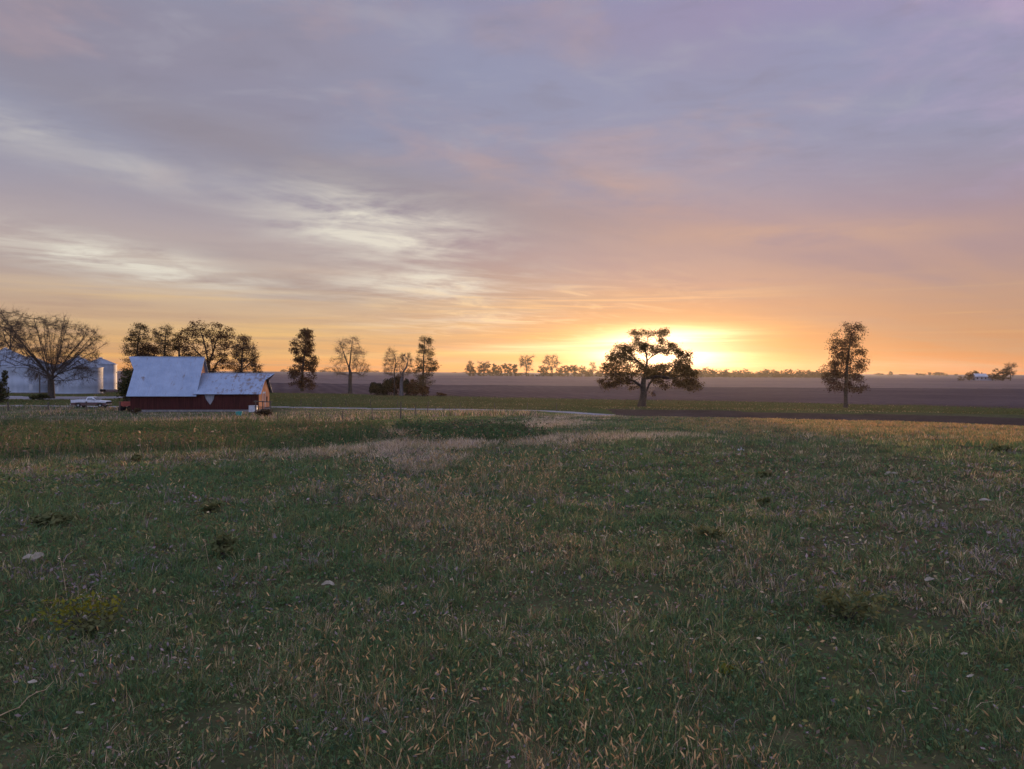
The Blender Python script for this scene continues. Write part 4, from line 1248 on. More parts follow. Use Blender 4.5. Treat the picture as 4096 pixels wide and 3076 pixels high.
def grain_bins():
    def make(u, Y, dia, eave, peak, label, rot):
        x, y, z = spot(u, Y)
        t = empty('grain_bin', (x, y, z), rot, label, 'grain bin', 'grain bins at the farmyard')
        R = dia / 2
        MB().lathe([(R, 0), (R, eave * .25), (R + .004, eave * .25 + .01), (R + .004, eave * .5), (R, eave * .5 + .01), (R, eave * .75), (R + .004, eave * .75 + .01), (R, eave)], 72).build('wall', M['bin'], t, smooth=True)
        MB().lathe([(R + .13, -.08), (R + .13, .12), (R + .01, .14)], 72).build('foundation', M['concrete'], t)
        rh = peak - eave
        MB().lathe([(R + .16, eave - .04), (R + .16, eave + .03), (R * .5, eave + .05 + rh * .5), (.45, eave + rh - .18)], 72).build('roof', M['bin_roof'], t)
        b = MB()
        for i in range(28):
            a = 2 * math.pi * i / 28; c, s = math.cos(a), math.sin(a)
            b.tube(((R + .14) * c, (R + .14) * s, eave + .045), (.5 * c, .5 * s, eave + rh - .15), .03, .025, 5)
        b.build('roof_ribs', M['steel'], t)
        MB().lathe([(.5, eave + rh - .2), (.5, eave + rh), (.62, eave + rh), (.62, eave + rh + .06), (0.0, eave + rh + .22)], 24).build('roof_cap', M['steel'], t)
        d = MB(); d.box(-.35, .35, -R - .06, -R + .08, .5, 1.9); d.build('door', M['steel'], t, bevel=.02)
        b = MB()
        for s in (-.2, .2): b.tube((1.2 + s, -math.sqrt(R * R - (1.2 + s) ** 2) - .14, .4), (1.2 + s, -math.sqrt(R * R - (1.2 + s) ** 2) - .14, eave + .2), .022, .022, 6)
        for k in range(int(eave / .3)): b.tube((1.0, -math.sqrt(R * R - 1.0) - .14, .5 + k * .3), (1.4, -math.sqrt(R * R - 1.96) - .14, .5 + k * .3), .015, .015, 5)
        b.build('ladder', M['steel'], t)
        return t
    s = lambda px, Y: px / F * Y
    make(23, 186, s(278, 186), s(98, 186), s(165, 186), 'widest white grain bin, cut by the edge of the view behind the others', .1)
    make(129, 168, s(172, 168), s(102, 168), s(144, 168), 'white grain bin half behind the bare tree, next to the widest bin', .5)
    make(313, 165, s(176, 165), s(104, 165), s(149, 165), 'white grain bin beyond the bare tree with a sunlit edge', -.4)
    make(403, 187, s(116, 187), s(101, 187), s(127, 187), 'narrowest white grain bin with roof cap, last toward the barn', .2)
    # fuel tank on legs between the last two bins
    x, y, z = spot(411, 160)
    t = empty('fuel_tank', (x, y, z), .1, 'small fuel tank on legs standing before the narrowest grain bin', 'tank')
    b = MB(); b.tube((-.45, 0, .8), (.45, 0, .8), .28, .28, 20); b.tube((-.52, 0, .8), (-.45, 0, .8), .2, .28, 20); b.tube((.45, 0, .8), (.52, 0, .8), .28, .2, 20)
    b.build('body', M['dark'], t, smooth=True)
    for sx in (-.35, .35):
        for sy in (-.22, .22): MB().tube((sx, sy * 1.3, 0), (sx, sy, .7), .05, .05, 6).build('leg', M['wire'], t)
    MB().tube((.2, 0, 1.06), (.2, 0, 1.2), .1, .08, 10).build('filler_cap', M['white_paint'], t)


# ------------------------------------------------------------------ pickup truck
def pickup():
    x, y, z = spot(366, 103.5)
    t = empty('pickup_truck', (x, y, z + .02), .03, 'old white-topped pickup with maroon lower sides parked on the drive beside the barn', 'pickup truck')
    t.scale = (.86, .86, .86)
    white = solid('truck_white_paint', (.27, .28, .31), (.36, .37, .40), 3, .3, spec=.6)
    maroon = solid('truck_maroon_paint', (.030, .007, .007), (.05, .011, .010), 3, .35, spec=.5)
    glass, nt, out = mat_new('truck_glass')
    p = nt.nodes.new('ShaderNodeBsdfPrincipled'); p.inputs['Base Color'].default_value = (.03, .035, .04, 1); p.inputs['Roughness'].default_value = .06
    p.inputs['Specular IOR Level'].default_value = .8; nt.links.new(p.outputs[0], out.inputs[0])
    chrome = solid('truck_chrome', (.2, .2, .2), (.3, .3, .3), 3, .4, .9)
    rubber = solid('truck_rubber', (.012, .012, .012), (.022, .021, .02), 4, .9)
    Wd = .95
    # long axis x, nose at +x; 5.4 m
    def arch(cx, r, n=9, z0=.62):
        return [(cx + r * math.cos(math.pi - math.pi * i / n), z0 - .22 + r * 1.05 * math.sin(math.pi - math.pi * i / n)) for i in range(n + 1)]
    low = [(-2.7, .45)] + [(-2.1, .42)] + [(a, b) for a, b in arch(-1.62, .44)] + [(1.28, .42)] + arch(1.72, .44) + [(2.62, .45), (2.66, .78), (-2.7, .78)]
    MB().prism(low, 'y', -Wd, Wd).build('lower_body', maroon, t, bevel=.03)
    up = [(-2.72, .785), (2.66, .785), (2.64, 1.02), (2.45, 1.08), (1.15, 1.16), (.35, 1.18), (-.55, 1.18), (-2.72, 1.22)]
    b = MB(); b.prism([(-.55, .785), (2.66, .785), (2.64, 1.0), (2.45, 1.07), (1.1, 1.16), (-.55, 1.18)], 'y', -Wd + .01, Wd - .01)
    b.build('upper_body', white, t, bevel=.05)
    bed = MB()
    for sy in (-1, 1): bed.box(-2.72, -.56, sy * (Wd - .01) - (.09 if sy > 0 else 0), sy * (Wd - .01) + (.09 if sy < 0 else 0), .785, 1.24)
    bed.box(-.64, -.56, -Wd + .101, Wd - .101, .785, 1.24)
    bed.build('bed', white, t, bevel=.02)
    MB().box(-2.76, -2.69, -Wd + .101, Wd - .101, .79, 1.22).build('tailgate', white, t, bevel=.02)
    MB().box(-2.68, -.65, -Wd + .11, Wd - .11, .787, .80).build('bed_floor', rubber, t)
    # cab: roof and pillars tapering inwards
    def ring(z_, xa, xb, w): return [(xa, -w, z_), (xb, -w, z_), (xb, w, z_), (xa, w, z_)]
    c = MB(); c.add(ring(1.17, -.5, 1.12, Wd - .06) + ring(1.66, -.32, .50, Wd - .2) + ring(1.72, -.22, .36, Wd - .3),
                    [(0, 1, 5, 4), (1, 2, 6, 5), (2, 3, 7, 6), (3, 0, 4, 7), (4, 5, 9, 8), (5, 6, 10, 9), (6, 7, 11, 10), (7, 4, 8, 11), (8, 9, 10, 11), (3, 2, 1, 0)])
    c.build('cab', white, t, bevel=.04)
    for s in (-1, 1):
        w = MB()
        a, bb = (Wd - .06) * s, (Wd - .2) * s
        def pt(xx, zz): k = (zz - 1.17) / .49; return (xx, a + (bb - a) * k + .012 * s, zz)
        q = [pt(-.30, 1.22), pt(.86, 1.22), pt(.42, 1.60), pt(-.20, 1.60)]
        w.slab(q if s < 0 else q[::-1], .012)
        w.build('side_window', glass, t)
    w = MB()
    w.slab([(1.075, -.76, 1.235), (1.075, .76, 1.235), (.575, .68, 1.625), (.575, -.68, 1.625)], .012); w.build('windscreen', glass, t)
    w = MB(); w.slab([(-.47, .72, 1.25), (-.47, -.72, 1.25), (-.35, -.66, 1.58), (-.35, .66, 1.58)], .012); w.build('rear_window', glass, t)
    for cx in (-1.62, 1.72):
        for s in (-1, 1):
            wh = MB().lathe([(.17, -.1), (.33, -.11), (.36, -.06), (.36, .06), (.33, .11), (.17, .1)], 24).build('wheel', rubber, t, smooth=True)
            wh.location = (cx, s * (Wd - .14), .36); wh.rotation_euler = (math.pi / 2, 0, 0)
            h = MB().lathe([(0, .075), (.09, .08), (.17, .06), (.17, -.06), (0, -.075)], 20).build('hub', chrome, wh, smooth=True)
    MB().box(2.64, 2.76, -Wd + .02, Wd - .02, .46, .62).build('front_bumper', chrome, t, bevel=.03)
    MB().box(-2.86, -2.73, -Wd + .05, Wd - .05, .48, .62).build('rear_bumper', chrome, t, bevel=.03)
    MB().box(2.645, 2.68, -.55, .55, .72, .98).build('grille', rubber, t)
    for s in (-1, 1):
        MB().box(2.64, 2.69, s * .74 - .14, s * .74 + .14, .76, .96).build('headlight', glass, t, bevel=.02)
        MB().box(-2.735, -2.725, s * .86 - .05, s * .86 + .05, .9, 1.1).build('tail_light', maroon, t)
        MB().box(.78, .9, s * (Wd + .06) - .06, s * (Wd + .06) + .06, 1.2, 1.34).build('mirror', rubber, t, bevel=.02)
        MB().box(-.18, -.02, s * (Wd + .005) - .012, s * (Wd + .005) + .012, 1.05, 1.08).build('door_handle', chrome, t)


# ------------------------------------------------------------------ fences and posts
def fences():
    def fence(name, pts, h, label, wires=(.35, .7, 1.0), pr=.06, tall=None):
        x0, y0 = pts[0]; z0 = g1(x0, y0)
        t = empty(name, (x0, y0, z0), 0, label, 'fence')
        tops = []
        for i, (x, y) in enumerate(pts):
            z = g1(x, y) - z0; hh = h * (1 + .08 * math.sin(i * 5.1))
            if tall and i in tall: hh *= 1.25
            lx, ly = .05 * math.sin(i * 3.3), .05 * math.cos(i * 1.7)
            MB().tube((x - x0, y - y0, z - .3), (x - x0 + lx, y - y0 + ly, z + hh), pr * (1.5 if tall and i in tall else 1), pr * .85, 8).build('post', M['post'], t)
            tops.append(((x - x0, y - y0, z), hh))
        for wv in wires:
            b = MB()
            for (p, hp), (q, hq) in zip(tops, tops[1:]):
                a, c = Vector(p) + Vector((0, -pr, wv)), Vector(q) + Vector((0, -pr, wv))
                mid = (a + c) / 2 - Vector((0, 0, .04))
                b.tube(a, mid, .003, .003, 4, False); b.tube(mid, c, .003, .003, 4, False)
            b.build('wire', M['wire'], t)
    P = [spot(u, 95)[:2] for u in (-140, 32, 193, 345, 478)]
    fence('wire_fence', P, 1.15, 'post and wire fence along the drive in front of the pickup', pr=.10)
    # fence across the yard, then turning away to the lane
    A = [spot(u, Y)[:2] for u, Y in ((1110, 60), (1240, 56), (1370, 52.5), (1490, 49.5), (1602, 47), (1665, 53), (1710, 59), (1745, 66), (1775, 74), (1800, 83), (1822, 94))]
    fence('wire_fence', A, .8, 'low wire fence round the weedy yard, turning at a taller post', pr=.035, tall=(4,))
    B = [spot(u, Y)[:2] for u, Y in ((1204, 112.5), (1285, 112.3), (1384, 111.5), (1483, 110.6), (1590, 109.8), (1716, 108.6), (1840, 107.6), (1980, 106.8), (2110, 106), (2228, 105.4))]
    fence('wire_fence', B, 1.0, 'line of thin posts and wire along the far side of the pale lane', pr=.05)
    # pole at the bins
    x, y, z = spot(158, 134)
    t = empty('yard_pole', (x, y, z), 0, 'slender grey pole standing in front of the bins by the bare tree', 'pole')
    MB().tube((0, 0, -.3), (.05, 0, 4.35), .12, .09, 10).build('shaft', M['post'], t)
    MB().tube((.05, 0, 4.3), (.05, 0, 4.42), .11, .06, 10).build('cap', M['steel'], t)


def farmhouse():
    Y = 500
    x, y, z = spot(3926, Y)
    t = empty('farmhouse', (x, y, z), -.15, 'small pale farmhouse among trees on the horizon', 'house')
    w, d, h = 7.6, 6.5, 2.7
    b = MB(); b.box(-w / 2, w / 2, 0, d, 0, h)
    b.prism([(0, h), (d, h), (d / 2, h + 1.7)], 'x', -w / 2, w / 2)
    b.build('wall', M['pale_siding'], t)
    b = MB()
    b.slab([(-w / 2 - .3, -.4, h - .2), (w / 2 + .3, -.4, h - .2), (w / 2 + .3, d / 2, h + 1.75), (-w / 2 - .3, d / 2, h + 1.75)], .08)
    b.slab([(w / 2 + .3, d + .4, h - .2), (-w / 2 - .3, d + .4, h - .2), (-w / 2 - .3, d / 2 + .001, h + 1.75), (w / 2 + .3, d / 2 + .001, h + 1.75)], .08)
    rf = b.build('roof', M['steel'], t)
    MB().box(1.2, 1.7, d / 2 - .3, d / 2 + .2, h + 1.3, h + 2.5).build('chimney', M['boards'], rf)
    for xx in (-2.4, 0.2, 2.5): MB().box(xx - .4, xx + .4, -.03, .02, .9, 2.0).build('window', M['dark'], t)
    MB().box(-1.45, -.65, -.035, .02, .05, 2.05).build('door', M['grey_boards'], t)
    b = MB(); b.box(w / 2 + .02, w / 2 + 4.6, 1.2, 5.4, 0, 2.1); b.build('shed_annex', M['pale_siding'], t)


barn(); small_farm_things(); grain_bins(); pickup(); fences(); farmhouse()
oak(); field_trees(); bare_trees(); shrubs(); far_trees()
# ------------------------------------------------------------------ grass and weeds (nobody could count them)
M['blade'] = leafy('grass_blade', (0, 0, 0), (0, 0, 0), .48, tint=True)
M['seed'] = leafy('seed_head', (0, 0, 0), (0, 0, 0), .30, tint=True)


def blades(x, y, h, w, r, lean=.45, zoff=-.01, az=None):
    """curved three-step blades standing on the ground: verts, [quads, tris]"""
    n = len(x)
    z = ground(x, y) + zoff
    a = r.uniform(0, 2 * math.pi, n) if az is None else az
    l = r.uniform(.1, 1.0, n) * lean
    f = r.uniform(0, 2 * math.pi, n)
    dx, dy = np.cos(a) * l, np.sin(a) * l
    wx, wy = np.cos(f) * w * .5, np.sin(f) * w * .5
    def P(t, k, s): return np.stack([x + dx * h * t * t + s * wx * k, y + dy * h * t * t + s * wy * k, z + h * (t - .28 * l * t * t)], 1)
    V = np.stack([P(0, 1, -1), P(0, 1, 1), P(.55, .8, 1), P(.55, .8, -1), P(1, 0, 0)], 1).reshape(-1, 3)
    b = np.arange(n)[:, None] * 5
    return V, np.concatenate([b, b + 1, b + 2, b + 3], 1), np.concatenate([b + 3, b + 2, b + 4], 1)


GREEN = np.array([(.072, .126, .050), (.100, .152, .062), (.060, .112, .058), (.114, .150, .066)])
PALE = np.array([(.42, .325, .225), (.48, .375, .27), (.37, .28, .20), (.43, .345, .27)])
OLIVE = np.array([(.16, .155, .060), (.20, .175, .075), (.13, .14, .055), (.22, .20, .09)])
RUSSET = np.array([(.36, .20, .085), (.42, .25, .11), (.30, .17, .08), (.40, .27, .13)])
STRAW = np.array([(.38, .285, .165), (.31, .22, .13), (.46, .36, .23), (.35, .27, .20)])
BROWN = np.array([(.13, .085, .055), (.17, .105, .065), (.11, .078, .062), (.15, .115, .085)])
MAUVE = np.array([(.20, .155, .16), (.26, .20, .195), (.16, .135, .14)])


def pick(pal, r, n): return pal[r.integers(0, len(pal), n)] * r.uniform(.7, 1.3, (n, 1))


def mix_cols(r, n, ps):
    """ps: list of (palette, probability array) -> one colour per blade"""
    u = r.uniform(0, 1, n); tot = sum(p for _, p in ps)
    c = np.zeros((n, 3)); acc = np.zeros(n)
    done = np.zeros(n, bool)
    for pal, p in ps:
        acc = acc + p / tot
        m = (u <= acc + 1e-9) & ~done
        c[m] = pick(pal, r, int(m.sum())); done |= m
    return c


def poly_uv(pts): return [hit(u, v) for u, v in pts]


STRAW_PATCH = poly_uv([(1470, 1850), (1490, 1800), (1600, 1768), (1850, 1778), (1850, 1825), (1790, 1860), (1640, 1885)])
TUFT = poly_uv([(1540, 1728), (1610, 1732), (1628, 1757), (1560, 1762)])
SWALE = poly_uv([(-500, 1880), (0, 1852), (500, 1822), (1000, 1806), (1400, 1790), (1530, 1764), (1545, 1735), (1480, 1706), (1000, 1698), (500, 1698), (0, 1694), (-500, 1700)])
SWALE2 = poly_uv([(1590, 1768), (1750, 1778), (1990, 1770), (2190, 1756), (2140, 1738), (1950, 1718), (1700, 1714), (1590, 1738)])
SUN_SHAFT = poly_uv([(2080, 1706), (2300, 1678), (2450, 1660), (2555, 1650)])  # sun shafts by the oak, painted into the grass colour
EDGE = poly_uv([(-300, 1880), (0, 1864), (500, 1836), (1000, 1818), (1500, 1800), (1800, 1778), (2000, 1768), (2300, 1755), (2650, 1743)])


def dist_line(x, y, line):
    d = np.full(x.shape, 1e9)
    for (x1, y1), (x2, y2) in zip(line, line[1:]):
        L2 = (x2 - x1) ** 2 + (y2 - y1) ** 2
        t = np.clip(((x - x1) * (x2 - x1) + (y - y1) * (y2 - y1)) / L2, 0, 1)
        d = np.minimum(d, np.hypot(x - x1 - t * (x2 - x1), y - y1 - t * (y2 - y1)))
    return d


def fields_of(x, y):
    """patch weights shared by all the grass: straw, brown, mauve"""
    p1 = fbm(x * .45, y * .45, 41, 4); p2 = fbm(x * .16, y * .16, 57, 3); p3 = fbm(x * 1.3, y * 1.3, 71, 3)
    straw = sstep(p1 * .35 + p2 * .35 + p3 * .3, .47, .60) * .9 + .03
    brown = sstep(p2, .45, .65) * .7 + .15
    mauve = sstep(fbm(x * .5 + 31, y * .5, 83, 3) * .5 + fbm(x * 1.9, y * 1.9, 85, 2) * .5, .48, .66) * .9 + .05
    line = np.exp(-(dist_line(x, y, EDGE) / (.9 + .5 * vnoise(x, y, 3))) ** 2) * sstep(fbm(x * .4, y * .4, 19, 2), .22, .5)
    return straw, brown, mauve, line


def pasture_grass():
    r = np.random.default_rng(77)
    d0, d1 = 1.6, 112.0
    N, K = 95000, 11                       # tufts, blades in each
    # density falls as d^-1.75, so d is drawn from d^-.75
    uu = r.uniform(0, 1, N)
    d = (d0 ** .25 + uu * (d1 ** .25 - d0 ** .25)) ** 4
    a = r.uniform(-.70, .70, N)
    N2, N3 = 62000, 6000                    # beside the view, and round the viewer's feet
    d = np.concatenate([d, (.5 ** .25 + r.uniform(0, 1, N2) * (48 ** .25 - .5 ** .25)) ** 4, 4.5 * r.uniform(0, 1, N3) ** .6])
    a = np.concatenate([a, r.uniform(.70, 1.55, N2) * r.choice([-1, 1], N2), r.uniform(-math.pi, math.pi, N3)])
    N = N + N2 + N3
    x, y = d * np.sin(a), d * np.cos(a)
    ry = road_y(x)
    keep = (y < ry - 1.2 + r.normal(0, .5, N)) & ~((a > .10) & (d > 96))
    keep &= ~inside(x, y, [(-50, 92.9), (-27, 92.9), (-27, 103), (-50, 103)])
    clump = fbm(x * 2.2, y * 2.2, 91, 3)
    keep &= (clump > .36 + .12 * r.uniform(-1, 1, N)) | (d > 26)
    x, y, d, a, clump = x[keep], y[keep], d[keep], a[keep], clump[keep]
    n = len(x)
    straw, brown, mauve, line = fields_of(x, y)
    inpatch = inside(x + (fbm(x, y, 7, 3) - .5) * 1.6 + r.normal(0, .12, n), y + (fbm(x + 9, y, 8, 3) - .5) * 3.2 + r.normal(0, .25, n), STRAW_PATCH) * (.55 + .45 * sstep(fbm(x * 1.1, y * .6, 55, 3), .35, .55))
    tuft = inside(x, y, TUFT) * 1.0
    yard = ((y > 50) & (x < -3)) * sstep(fbm(x * .25, y * .25, 33, 3), .38, .6)
    right = sstep(a, .12, .35) * sstep(d, 16, 30)  # outer pasture: warm sunlight painted in as russet blades
    west = 1 - sstep(x, -6.5, -3.5)
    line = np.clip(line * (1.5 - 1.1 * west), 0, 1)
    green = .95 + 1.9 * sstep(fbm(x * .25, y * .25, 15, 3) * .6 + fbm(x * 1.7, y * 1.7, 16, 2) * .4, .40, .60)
    line = np.maximum(line, .9 * np.exp(-(dist_line(x, y, SUN_SHAFT) / (1.0 + .02 * d)) ** 2) * sstep(fbm(x * .3, y * .3, 29, 2), .25, .5))  # sun shaft drawn as a streak of straw-coloured blades
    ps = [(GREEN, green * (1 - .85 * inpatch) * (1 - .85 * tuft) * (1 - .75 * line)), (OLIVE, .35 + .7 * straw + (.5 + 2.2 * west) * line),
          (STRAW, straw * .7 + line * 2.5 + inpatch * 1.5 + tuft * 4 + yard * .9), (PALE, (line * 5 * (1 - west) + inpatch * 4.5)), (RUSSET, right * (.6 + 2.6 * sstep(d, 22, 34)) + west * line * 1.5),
          (BROWN, brown * .6), (MAUVE, mauve * .6 + inpatch * 1.3 + yard * .6)]
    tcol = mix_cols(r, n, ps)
    th = (.045 + .10 * clump ** 1.2 + .05 * line + .05 * inpatch + .2 * tuft + .04 * right + .10 * yard * sstep(d, 50, 60) * (1 - sstep(d, 70, 90))) * r.uniform(.55, 1.5, n) * (1 - .28 * sstep(d, 12, 28))
    # blades fan out of each tuft
    k = np.repeat(np.arange(n), K); m = len(k)
    dk = d[k]
    f = r.uniform(0, 2 * math.pi, m); rr = .030 * np.maximum(dk / 4, .5) ** .82 * r.uniform(.1, 1.3, m)
    bx, by = x[k] + np.cos(f) * rr, y[k] + np.sin(f) * rr
    own = r.uniform(0, 1, m) < .26
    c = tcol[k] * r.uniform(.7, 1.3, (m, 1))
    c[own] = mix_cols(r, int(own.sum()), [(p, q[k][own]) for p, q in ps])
    w = .0040 * np.maximum(dk / 4, .5) ** .82 * (1 - .25 * sstep(dk, 10, 25)) * r.uniform(.55, 1.4, m)
    h = th[k] * r.uniform(.5, 1.2, m) * np.clip((dk / 9) ** .16, .85, 1.5) * np.clip(.62 + dk / 20, .68, 1)
    V, q, t = blades(bx, by, h, w, r, 1.25, az=f + r.normal(0, .5, m))
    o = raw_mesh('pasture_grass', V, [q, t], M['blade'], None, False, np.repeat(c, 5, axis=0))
    tag(o, 'short autumn grass of the pasture, green mixed with straw', 'grass', kind='stuff')


def litter():
    """dead leaves, clover and chaff lying in the near turf"""
    r = np.random.default_rng(78)
    N = 90000
    d = (1.6 ** .4 + r.uniform(0, 1, N) * (17 ** .4 - 1.6 ** .4)) ** 2.5
    a = r.uniform(-.70, .70, N)
    x, y = d * np.sin(a), d * np.cos(a)
    straw, brown, mauve, line = fields_of(x, y)
    c = mix_cols(r, N, [(GREEN * .9, np.full(N, 1.6)), (OLIVE, np.full(N, .5)), (STRAW, straw * .3), (BROWN, brown * 1.3), (MAUVE, mauve * 1.2)])
    C = np.stack([x, y, ground(x, y) + r.uniform(.005, .06, N)], 1)
    s = .011 * (d / 4) ** .75
    nrm = r.normal(0, 1, (N, 3)); nrm[:, 2] = np.abs(nrm[:, 2]) + .8; nrm /= np.linalg.norm(nrm, axis=1, keepdims=True)
    p = np.cross(nrm, r.normal(0, 1, (N, 3))); p /= np.linalg.norm(p, axis=1, keepdims=True); b = np.cross(nrm, p)
    s = (s * r.uniform(.5, 1.6, N))[:, None]
    V = np.stack([C - p * s, C + b * s * .5, C + p * s, C - b * s * .5], 1).reshape(-1, 3)
    o = raw_mesh('leaf_litter', V, [np.arange(4 * N).reshape(-1, 4)], M['blade'], None, False, np.repeat(c, 4, axis=0))
    tag(o, 'dead leaves and clover lying low in the near turf', 'leaf litter', kind='stuff')


def foxtails():
    r = np.random.default_rng(79)
    N = 9000
    d = (2.2 ** .6 + r.uniform(0, 1, N) * (26 ** .6 - 2.2 ** .6)) ** (1 / .6)
    a = r.uniform(-.68, .68, N)
    x, y = d * np.sin(a), d * np.cos(a)
    centre = np.exp(-((x - .1 + .10 * (y - 5)) / (1.4 + .06 * d)) ** 2)
    patch = sstep(fbm(x * .9, y * .9, 101, 3) * .6 + fbm(x * .3, y * .3, 105, 2) * .4, .44, .58)
    pr = (centre * (.04 + .96 * patch) * np.clip(d / 9, .5, 1) * .8 + .008 * patch) * np.clip(9 / d, .35, 1)
    k = np.nonzero(r.uniform(0, 1, N) < pr)[0]
    k = np.repeat(k, r.integers(2, 9, len(k)))
    sp = .05 * np.clip(d[k] / 5, 1, 3)
    x, y = x[k] + r.normal(0, 1, len(k)) * sp, y[k] + r.normal(0, 1, len(k)) * sp
    d = np.hypot(x, y); k = slice(None)
    x, y, d = x[k], y[k], d[k]; n = len(x)
    z = ground(x, y)
    h = r.uniform(.09, .24, n) * np.clip(d / 8, .9, 1.4)
    aa = r.uniform(0, 6.283, n); le = r.uniform(.1, .8, n)
    top = np.stack([x + np.cos(aa) * le * h, y + np.sin(aa) * le * h, z + h * (1 - .35 * le)], 1)
    base = np.stack([x, y, z], 1); mid = (base + top) / 2; mid[:, 2] += h * .12 * le; 
    dirn = top - mid; dirn /= np.linalg.norm(dirn, axis=1, keepdims=True)
    droop = dirn + np.stack([np.cos(aa) * .35, np.sin(aa) * .35, -.25 * le], 1) * r.uniform(0, 1.3, (n, 1)); droop /= np.linalg.norm(droop, axis=1, keepdims=True)
    hl = r.uniform(.014, .042, n)[:, None] * np.clip(d / 7, 1, 1.6)[:, None]; hr = r.uniform(.0022, .0042, n)[:, None] * np.clip(d / 6, 1, 2.4)[:, None]
    # heads: five-sided spindles
    side = np.cross(droop, np.array([[0.3, .1, 1.0]])); side /= np.linalg.norm(side, axis=1, keepdims=True); oth = np.cross(droop, side)
    rings = [(0, .35), (.22, 1), (.62, .92), (1, .12)]
    vs = []
    for t_, kk in rings:
        for j in range(5):
            an = 2 * math.pi * j / 5
            vs.append(top + droop * hl * t_ + (side * math.cos(an) + oth * math.sin(an)) * hr * kk)
    V = np.stack(vs, 1).reshape(-1, 3)
    b = np.arange(n)[:, None] * 20
    Q = np.concatenate([np.concatenate([b + 5 * i + j, b + 5 * i + (j + 1) % 5, b + 5 * i + 5 + (j + 1) % 5, b + 5 * i + 5 + j], 1) for i in range(3) for j in range(5)])
    ch = np.repeat(pick(STRAW * np.array([.98, .82, .60]), r, n), 20, axis=0)
    # bristles round each head
    nb = 10
    tt = r.uniform(.05, .95, (n, nb, 1)); an = r.uniform(0, 6.283, (n, nb, 1))
    rad_ = side[:, None] * np.cos(an) + oth[:, None] * np.sin(an)
    p0 = top[:, None] + droop[:, None] * hl[:, None] * tt + rad_ * hr[:, None] * .7
    p1 = p0 + (rad_ * .75 + droop[:, None] * .9) * hr[:, None] * 2.0
    wv = np.cross(rad_, droop[:, None]) * hr[:, None] * .10
    VB = np.stack([p0 - wv, p0 + wv, p1], 2).reshape(-1, 3)
    TB = np.arange(len(VB)).reshape(-1, 3)
    cb = np.repeat(pick(STRAW * np.array([.9, .8, .64]), r, n), nb * 3, axis=0)
    # stems as thin strips
    sw = hr * .16
    VS = np.stack([base - side * sw, base + side * sw, mid - side * sw, mid + side * sw, top - side * sw * .8, top + side * sw * .8], 1).reshape(-1, 3)
    b = np.arange(n)[:, None] * 6
    QS = np.concatenate([np.concatenate([b, b + 1, b + 3, b + 2], 1), np.concatenate([b + 2, b + 3, b + 5, b + 4], 1)])
    cs = np.repeat(mix_cols(r, n, [(STRAW * .8, np.full(n, 1.)), (GREEN * 1.3, np.full(n, .8))]), 6, axis=0)
    # a few dry leaves at each stem
    nl = 5
    lx = np.repeat(x, nl) + r.normal(0, .02, n * nl); ly = np.repeat(y, nl) + r.normal(0, .02, n * nl)
    VL, ql, tl = blades(lx, ly, np.repeat(h, nl) * r.uniform(.4, .9, n * nl), np.repeat(hr[:, 0], nl) * r.uniform(.5, 1.1, n * nl), r, .9)
    cl = np.repeat(mix_cols(r, n * nl, [(STRAW * .75, np.full(n * nl, 1.)), (RUSSET * .8, np.full(n * nl, .6)), (BROWN, np.full(n * nl, .8)), (GREEN, np.full(n * nl, .8))]), 5, axis=0)
    o1 = len(V); o2 = o1 + len(VB); o3 = o2 + len(VS)
    o = raw_mesh('foxtail_grass', np.concatenate([V, VB, VS, VL]), [Q, QS + o2, ql + o3, TB + o1, tl + o3], M['seed'], None, False, np.concatenate([ch, cb, cs, cl]))
    tag(o, 'tan foxtail seed heads standing out of the middle of the turf', 'foxtail grass', kind='stuff')


def scatter_poly(poly, n, r):
    px = [p[0] for p in poly]; py = [p[1] for p in poly]
    out = []; c = 0
    while c < n:
        x = r.uniform(min(px), max(px), n * 2); y = r.uniform(min(py), max(py), n * 2)
        k = inside(x + (fbm(x, y, 7, 2) - .5) * 1.2, y + (fbm(x + 50, y, 8, 2) - .5) * 2.0, poly)
        out.append(np.stack([x[k], y[k]], 1)); c += int(k.sum())
    return np.concatenate(out)[:n]


